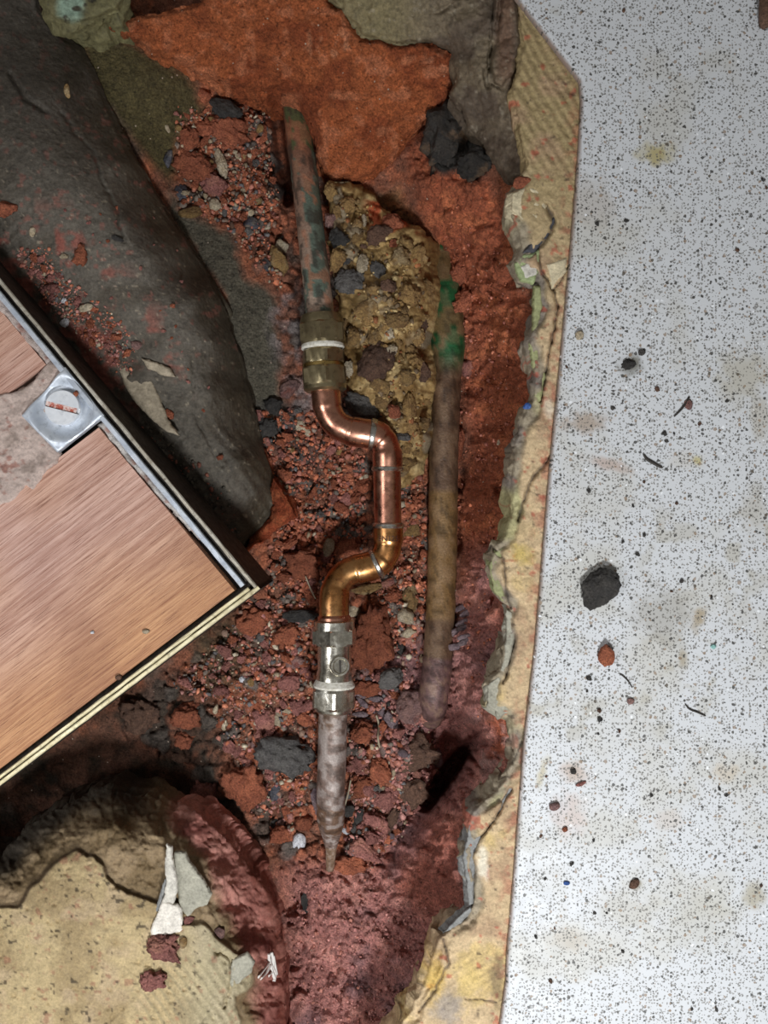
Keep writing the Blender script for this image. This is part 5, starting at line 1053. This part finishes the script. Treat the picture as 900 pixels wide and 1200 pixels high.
na0, nb0 = uv_ab(121, 497, ZT); na1, nb1 = uv_ab(57, 425, ZT); a_br, b_br = uv_ab(275, 692, ZT); e0 = uv_ab(0, 905, ZT)
ed = b_br                                                        # board edge distance from upper rail
BRD = [(a_br, ed), (na0, ed), (na0, uv_ab(-52, 530, 0)[1]), (na1, uv_ab(-52, 530, 0)[1]), (na1, ed), (XA, ed), (XA, XB), (a_br * 0.92, XB)]
def extrude_poly(name, pts, z0, z1, mat, parent, colf=None, chamfer=0.0005):
    import bmesh
    bm = bmesh.new(); vs = [bm.verts.new(ab(a, b, z1)) for a, b in pts]; fcs = bm.faces.new(vs)
    bmesh.ops.triangulate(bm, faces=[fcs]); r_ = bmesh.ops.extrude_face_region(bm, geom=list(bm.faces))
    for x in r_['geom']:
        if isinstance(x, bmesh.types.BMVert): x.co.z = z0
    bmesh.ops.recalc_face_normals(bm, faces=bm.faces)
    for _ in range(5): bmesh.ops.subdivide_edges(bm, edges=[e for e in bm.edges if e.calc_length() > 0.012], cuts=1, use_grid_fill=True)
    me_ = bpy.data.meshes.new(name); bm.to_mesh(me_); bm.free(); me_.materials.append(mat)
    if colf:
        at_ = me_.color_attributes.new('Col', 'FLOAT_COLOR', 'POINT')
        for i, v in enumerate(me_.vertices): at_.data[i].color = tuple(colf(v.co)) + (1,)
    o = bpy.data.objects.new(name, me_); COL.objects.link(o); o.parent = parent; return o
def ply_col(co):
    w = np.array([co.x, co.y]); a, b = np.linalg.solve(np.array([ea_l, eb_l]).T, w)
    k = float(ss(0.010, 0.075, a)) * (0.65 + 0.35 * float(vn(np.array([a * 40]), np.array([b * 40]), 5)[0]))   # cool light's pink sheen painted in, fading to orange along the lower rail
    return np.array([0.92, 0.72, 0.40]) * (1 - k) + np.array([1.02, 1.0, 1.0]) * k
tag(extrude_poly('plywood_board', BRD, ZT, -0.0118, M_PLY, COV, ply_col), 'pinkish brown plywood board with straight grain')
# mortar packed in the notch and along the upper rail
def strip_mortar(name, poly_ab, z0, amp, mat, colr, seed, res=0.0012, cut=None):
    a0, b0 = np.min(poly_ab, 0); a1, b1 = np.max(poly_ab, 0)
    A, B = np.meshgrid(np.arange(a0, a1 + res, res), np.arange(b0, b1 + res, res)); k = 1000.0
    D = sd(A * k + 0.9 * fbm(A * k, B * k, 5, 3, seed + 1), B * k + 0.9 * fbm(A * k, B * k, 5, 3, seed + 2), [(p[0] * k, p[1] * k) for p in poly_ab])
    Z = z0 + amp * fbm(A * k, B * k, 7, 4, seed, 0.6) - 0.003 * ss(-1.5, 0.3, D); keep = D < 0.6
    ny, nx = A.shape; idx = np.arange(nx * ny).reshape(ny, nx); q = keep[:-1, :-1] & keep[1:, :-1] & keep[:-1, 1:] & keep[1:, 1:]
    fcs = np.stack([idx[:-1, :-1][q], idx[:-1, 1:][q], idx[1:, 1:][q], idx[1:, :-1][q]], 1)
    X = np.stack([ea_l[0] * A + eb_l[0] * B, ea_l[1] * A + eb_l[1] * B, Z], -1).reshape(-1, 3)
    c_ = np.ones((ny, nx, 3)) * lin(colr); c_ = mixc(c_, (150, 92, 76), ss(0.35, 0.6, fbm(A * k, B * k, 4, 3, seed + 9)) * 0.7); c_ = mixc(c_, (120, 104, 92), ss(0.1, 0.5, fbm(A * k, B * k, 8, 3, seed + 11)) * .5)
    used = np.unique(fcs); rm = np.full(nx * ny, -1); rm[used] = np.arange(len(used))
    o = link_mesh(name, X[used], rm[fcs], mat, COV, c_.reshape(-1, 3)[used]); o['label'] = 'pinkish grey mortar filling'; return o
M_PACK = mat_ground('packed_mortar', 0.8, False, 0.2, 700, 0.5)
q1 = [uv_ab(*p, -0.002) for p in [(-60,430),(0,462),(30,450),(58,420),(90,446),(66,478),(42,498),(60,520),(70,530),(66,544),(54,552),(46,566),(38,576),(28,570),(20,584),(6,590),(-60,642)]]
strip_mortar('mortar_filling', q1, -0.0022, 0.0014, M_PACK, (196, 176, 166), 31, 0.0007)
strip_mortar('mortar_filling', [(na1 - 0.004, 0.0064), (na1 - 0.004, ed + 0.0006), (XA, ed + 0.0006), (XA, 0.0064)], -0.003, 0.0012, M_PACK, (186, 170, 162), 41, 0.0007)
strip_mortar('mortar_filling', [(0.036, 0.0066), (0.036, ed - 0.002), (0.046, ed - 0.0012), (0.07, ed + 0.0003), (na0 + 0.002, ed + 0.0003), (na0 + 0.002, 0.0066)], -0.0036, 0.0012, M_PACK, (198, 192, 186), 51, 0.0007)
# lifting plate with its screw
PLT = [uv_ab(*p, 0.0) for p in [(25,487),(76,430),(122,487),(67,530)]]
cpl_ = np.mean(PLT, 0); res = 46; VV = []; 
sa_, sb_ = PLT[1] - PLT[0], PLT[3] - PLT[0]; sc_c = uv_ab(74, 478, 0.0); cw = ab(*sc_c, 0)
for i in range(res + 1):
    for j in range(res + 1):
        s, t_ = i / res, j / res; q = (PLT[0] * (1 - s) + PLT[1] * s) * (1 - t_) + (PLT[3] * (1 - s) + PLT[2] * s) * t_
        w = ab(q[0], q[1], 0); dd = np.hypot(*(w - cw)[:2]); z = 0.0004 - 0.0026 * float(ss(0.0150, 0.0095, dd)) + 0.0004 * float(ss(0.0185, 0.016, dd)) * float(ss(0.0135, 0.016, dd))
        eg = min(s, 1 - s, t_, 1 - t_); z -= 0.0006 * float(ss(0.03, 0.0, eg)); w[2] = z; VV.append(w)
n_ = res + 1; ff = [(i * n_ + j, i * n_ + j + 1, (i + 1) * n_ + j + 1, (i + 1) * n_ + j) for i in range(res) for j in range(res)]
bd = [i * n_ for i in range(n_)] + [res * n_ + j for j in range(1, n_)] + [i * n_ + res for i in range(res - 1, -1, -1)] + [j for j in range(res - 1, 0, -1)]
base = len(VV); VV += [VV[i] - np.array([0, 0, 0.0035]) for i in bd]; nb = len(bd)
ff += [(bd[k], base + k, base + (k + 1) % nb, bd[(k + 1) % nb]) for k in range(nb)]
pl = link_mesh('lifting_plate', VV, ff, M_GALV, COV); pl['label'] = 'bright galvanised lifting plate with dished hole'
try: pl.data.set_sharp_from_angle(angle=math.radians(40))
except Exception: pass
hr = 20.5 * 0.0004
sw_ = uv_ab(94, 484, 0.0); se_ = uv_ab(54, 474, 0.0); sl = ab(*sw_, 0) - ab(*se_, 0); ang = math.atan2(sl[1], sl[0])
# slotted head: two half discs either side of the slot on a solid base
def half(sign):
    pts = [(hr * math.cos(x), hr * math.sin(x)) for x in np.linspace(math.asin(0.0013 / hr), math.pi - math.asin(0.0013 / hr), 30)]
    Rm = np.array(Matrix.Rotation(ang + (0 if sign > 0 else math.pi), 2)); n = len(pts); V = []
    for z, k in ((-0.002, 1.0), (0.0012, 1.0), (0.0016, 0.965)):
        for p in pts:
            y = max(p[1] * k, 0.0013); w = Rm @ np.array([p[0] * k, y]); V.append(cw + np.array([w[0], w[1], z]))
    f = [(l * n + i, l * n + (i + 1) % n, (l + 1) * n + (i + 1) % n, (l + 1) * n + i) for l in range(2) for i in range(n)] + [tuple(2 * n + i for i in range(n))]
    return V, f
v1, f1 = half(1); v2, f2 = half(-1); f2 = [tuple(i + len(v1) for i in x) for x in f2]
vb = [cw + np.array([hr * math.cos(x), hr * math.sin(x), z]) for z in (-0.0022, 0.0002) for x in np.linspace(0, 2 * math.pi, 40, endpoint=False)]
o0 = len(v1) + len(v2); fb = [(o0 + k, o0 + (k + 1) % 40, o0 + 40 + (k + 1) % 40, o0 + 40 + k) for k in range(40)] + [tuple(o0 + 40 + k for k in range(40))]
link_mesh('screw', v1 + v2 + vb, f1 + f2 + fb, M_SCREW, pl, smooth=False)['label'] = 'large slotted screw head'
Rm = np.array(Matrix.Rotation(ang, 2)); vv = []; fd = []
for i in range(41):
    for j in (-1, -0.4, 0.4, 1):
        x = (i / 40 - 0.54) * 2 * hr * 0.90; w = Rm @ np.array([x, j * 0.00125]); vv.append(cw + np.array([w[0], w[1], 0.0009 + 0.0007 * mnoise.noise(Vector((x * 900, j * 2, 3))) * (abs(j) < 1)]))
fd = [(i * 4 + j, (i + 1) * 4 + j, (i + 1) * 4 + j + 1, i * 4 + j + 1) for i in range(40) for j in range(3)]
mm = N('slot_dust'); mm.base(mm.ramp(mm.noise(420, 4), [(0.42, rgba(214, 192, 184)), (0.56, rgba(170, 84, 66))])); mm.rough(0.9)
link_mesh('slot_dust', vv, fd, mm.m, pl, smooth=True)['label'] = 'pink brick dust packed in the screw slot'
stone('brick_crumb', 88, 462, 9, 7, 30, BR, 'red crumb resting against the slotted screw head', 'brick', z=0.0, sub=2, lift=0.6)
stone('plaster_bit', 108, 741, 5, 4, 0, WH, 'single white speck in the middle of the plywood board', 'plaster', z=ZT, sub=2, lift=0.8)
stone('plaster_bit', 171, 740, 9, 6, 20, PA, 'pale chip on the plywood board near its right corner', 'plaster', z=ZT, sub=2, lift=0.8)
stone('stone', 139, 794, 8, 7, 0, BN, 'brown crumb at the lower edge of the plywood board', 'stone', z=ZT, sub=2, lift=0.8)

# ------------------------------------------------------------------ loose bits on the floor sheet
FLO = 0.0002
stone('clinker', 702, 691, 44, 54, -22, M_DARK, 'black clinker-like stone, the largest on the vinyl floor', 'stone', 71, z=FLO, sub=4, rough=0.16, lift=0.75, tall=0.5)
stone('brick_chunk', 710, 768, 20, 27, 8, BR, 'orange-red brick crumb on the vinyl below the black stone', 'brick', 72, z=FLO, sub=3, rough=0.14, lift=0.8)
stone('brick_chunk', 900, 8, 28, 46, 12, BN, 'brown brick piece at the top right corner of the floor', 'brick', 73, z=FLO, sub=3, lift=0.8)
stone('pebble', 679, 393, 10, 11, 0, PA, 'cream pebble on the vinyl near the screed edge', 'pebble', 74, z=FLO, sub=2, lift=0.8)
stone('stone', 736, 427, 18, 13, 20, DK, 'dark soil clot on the vinyl, larger of two', 'soil', 75, z=FLO, sub=3, rough=0.25, lift=0.5, tall=0.5)
stone('stone', 752, 413, 9, 8, 0, DK, 'dark soil clot on the vinyl, smaller of two', 'soil', 76, z=FLO, sub=2, lift=0.6)
stone('stone', 807, 474, 11, 13, 20, PK, 'peach chip beside the short dark splinter', 'stone', 77, z=FLO, sub=2, lift=0.5, tall=0.4)
stone('stone', 743, 1036, 15, 11, 30, BN, 'olive-brown soil clot on the lower floor', 'soil', 78, z=FLO, sub=2, lift=0.5, tall=0.5)
stone('paint_chip', 664, 1035, 8, 5, 0, bpy.data.materials['blue_paint'], 'tiny blue chip on the lower floor', 'paint', 79, z=FLO, sub=2, lift=0.7, tall=0.5)
stone('brick_crumb', 662, 972, 7, 6, 0, BR, 'dark red crumb on the floor near the screed', 'brick', 80, z=FLO, sub=2, lift=0.8)
stone('brick_crumb', 650, 945, 13, 9, 20, PK, 'orange-pink crumb on the floor above the dark red one', 'brick', 81, z=FLO, sub=2, lift=0.7)
stone('stone', 739, 822, 9, 8, 0, PK, 'round orange-tan chip below the brick crumb', 'stone', 82, z=FLO, sub=2, lift=0.5, tall=0.4)
stone('stone', 681, 919, 14, 5, 20, BP, 'flat reddish sliver on the floor below the brown smudge', 'brick', 83, z=FLO, sub=2, lift=0.7)
stone('stone', 672, 904, 7, 7, 0, DK, 'black crumb above the flat reddish sliver', 'stone', 84, z=FLO, sub=2, lift=0.7)
stone('plaster_bit', 836, 758, 7, 6, 0, mat_stone('mint_chip', rgba(176, 226, 216), rgba(160, 210, 204), 0.5), 'tiny mint green chip on the floor', 'plaster', 85, z=FLO, sub=2, lift=0.6, tall=0.4)
def twig(pts, r, label, name='twig'):
    p = catmull(np.array([P(u, v, 0.0002 + r) for u, v in pts]), 8); c0 = p.mean(0); t = np.linspace(0, 1, len(p))
    o = sweep(name, p - c0, r * (0.7 + 0.5 * np.sin(t * 3.0)), M_TWIG, None, 8, jitter=0.2); o.location = c0; return tag(o, label, 'twig')
m = N('dark_twig'); m.base(rgba(48, 42, 36)); m.rough(0.7); M_TWIG = m.m
twig([(754,532),(758,538),(766,543),(776,548)], 0.0006, 'thick short dark twig on the vinyl')
twig([(790,488),(798,480),(804,472),(808,465)], 0.0005, 'short dark splinter beside the peach chip', 'splinter')
twig([(803,825),(808,831),(818,835),(827,839)], 0.00035, 'thin bent hair-like fibre on the lower floor', 'fibre')
twig([(741,806),(736,798),(730,792),(726,790)], 0.0003, 'faint curved fibre below the brick crumb', 'fibre')
twig([(368,640),(362,660),(366,680),(371,704)], 0.0003, 'thin straw in the rubble', 'straw') if False else None
for k, (u, v) in enumerate([(770,456),(852,470),(779,508),(755,565),(730,635),(747,650),(787,693),(799,681),(688,810),(702,833),(703,843),(701,860),(726,857),(790,508),(781,517),(820,497),(763,932),(696,985),(634,980),(639,1030),(628,1098),(645,1150),(811,1183),(840,1183),(731,12),(834,700),(893,210),(898,220),(700,262),(734,259),(864,293),(843,924),(851,932),(892,1038),(697,1070),(711,1070),(650,1088),(690,575),(742,593),(793,590),(718,478),(730,470),(664,430),(755,627),(690,795),(640,910),(670,1012),(730,1115)]):
    me = proto('crumb', DK if k % 3 else BN, k % 6); o = bpy.data.objects.new('grit', me); w = R.uniform(1.6, 3.4) * 0.0004
    o.scale = (w, w * R.uniform(.6, 1), w * 0.6); o.location = P(u, v, FLO + w * 0.4); o.rotation_euler = (0, 0, R.uniform(0, 6)); COL.objects.link(o)
    tag(o, own_label('dark' + ' grit grain' if k % 3 else 'brown grit grain', u, v, 'tiny dark grain of grit lying on the pale speckled vinyl floor', 190), 'grit', 'grit on the vinyl floor')
# white torn fibre on the slab's red side, straws in the rubble
m = N('white_fibre'); m.base(rgba(232, 228, 222)); m.rough(0.7); M_FIB = m.m
fb_ = tag(empty('torn_tape', P(318, 1130, -0.045)), 'white torn wisp of tape on the red side of the slab', 'tape')
for i, pts in enumerate([[(315,1118),(316,1128),(322,1140),(321,1150)],[(318,1116),(320,1126),(319,1138),(315,1144)],[(320,1120),(322,1132),(324,1142)],[(316,1128),(310,1136),(303,1145)],[(317,1130),(312,1140),(306,1147)],[(316,1124),(318,1136),(322,1148)]]):
    p = np.array([P(u, v, slab_z(u, v) + 0.0022) for u, v in pts]) - np.array(fb_.location)
    sweep('strand', catmull(p, 6), 0.0009, M_FIB, fb_, 6, flat=0.5)
def straw(pts, r, label):
    p = np.array([P(u, v, pit_z(u, v) + 0.0045) for u, v in pts]); c0 = p.mean(0); o = sweep('straw', catmull(p - c0, 8), r, M_STRAW, None, 6); o.location = c0; tag(o, label, 'straw')
m = N('dry_straw'); m.base(rgba(150, 138, 116)); m.rough(0.6); M_STRAW = m.m
straw([(441,838),(444,850),(443,864),(445,876)], 0.0006, 'thin pale straw right of the lower valve nut')
straw([(411,914),(408,930),(404,944)], 0.0005, 'thin pale straw beside the lower old pipe')
straw([(358,675),(364,690),(370,702)], 0.0004, 'thin pale straw left of the fourth elbow')
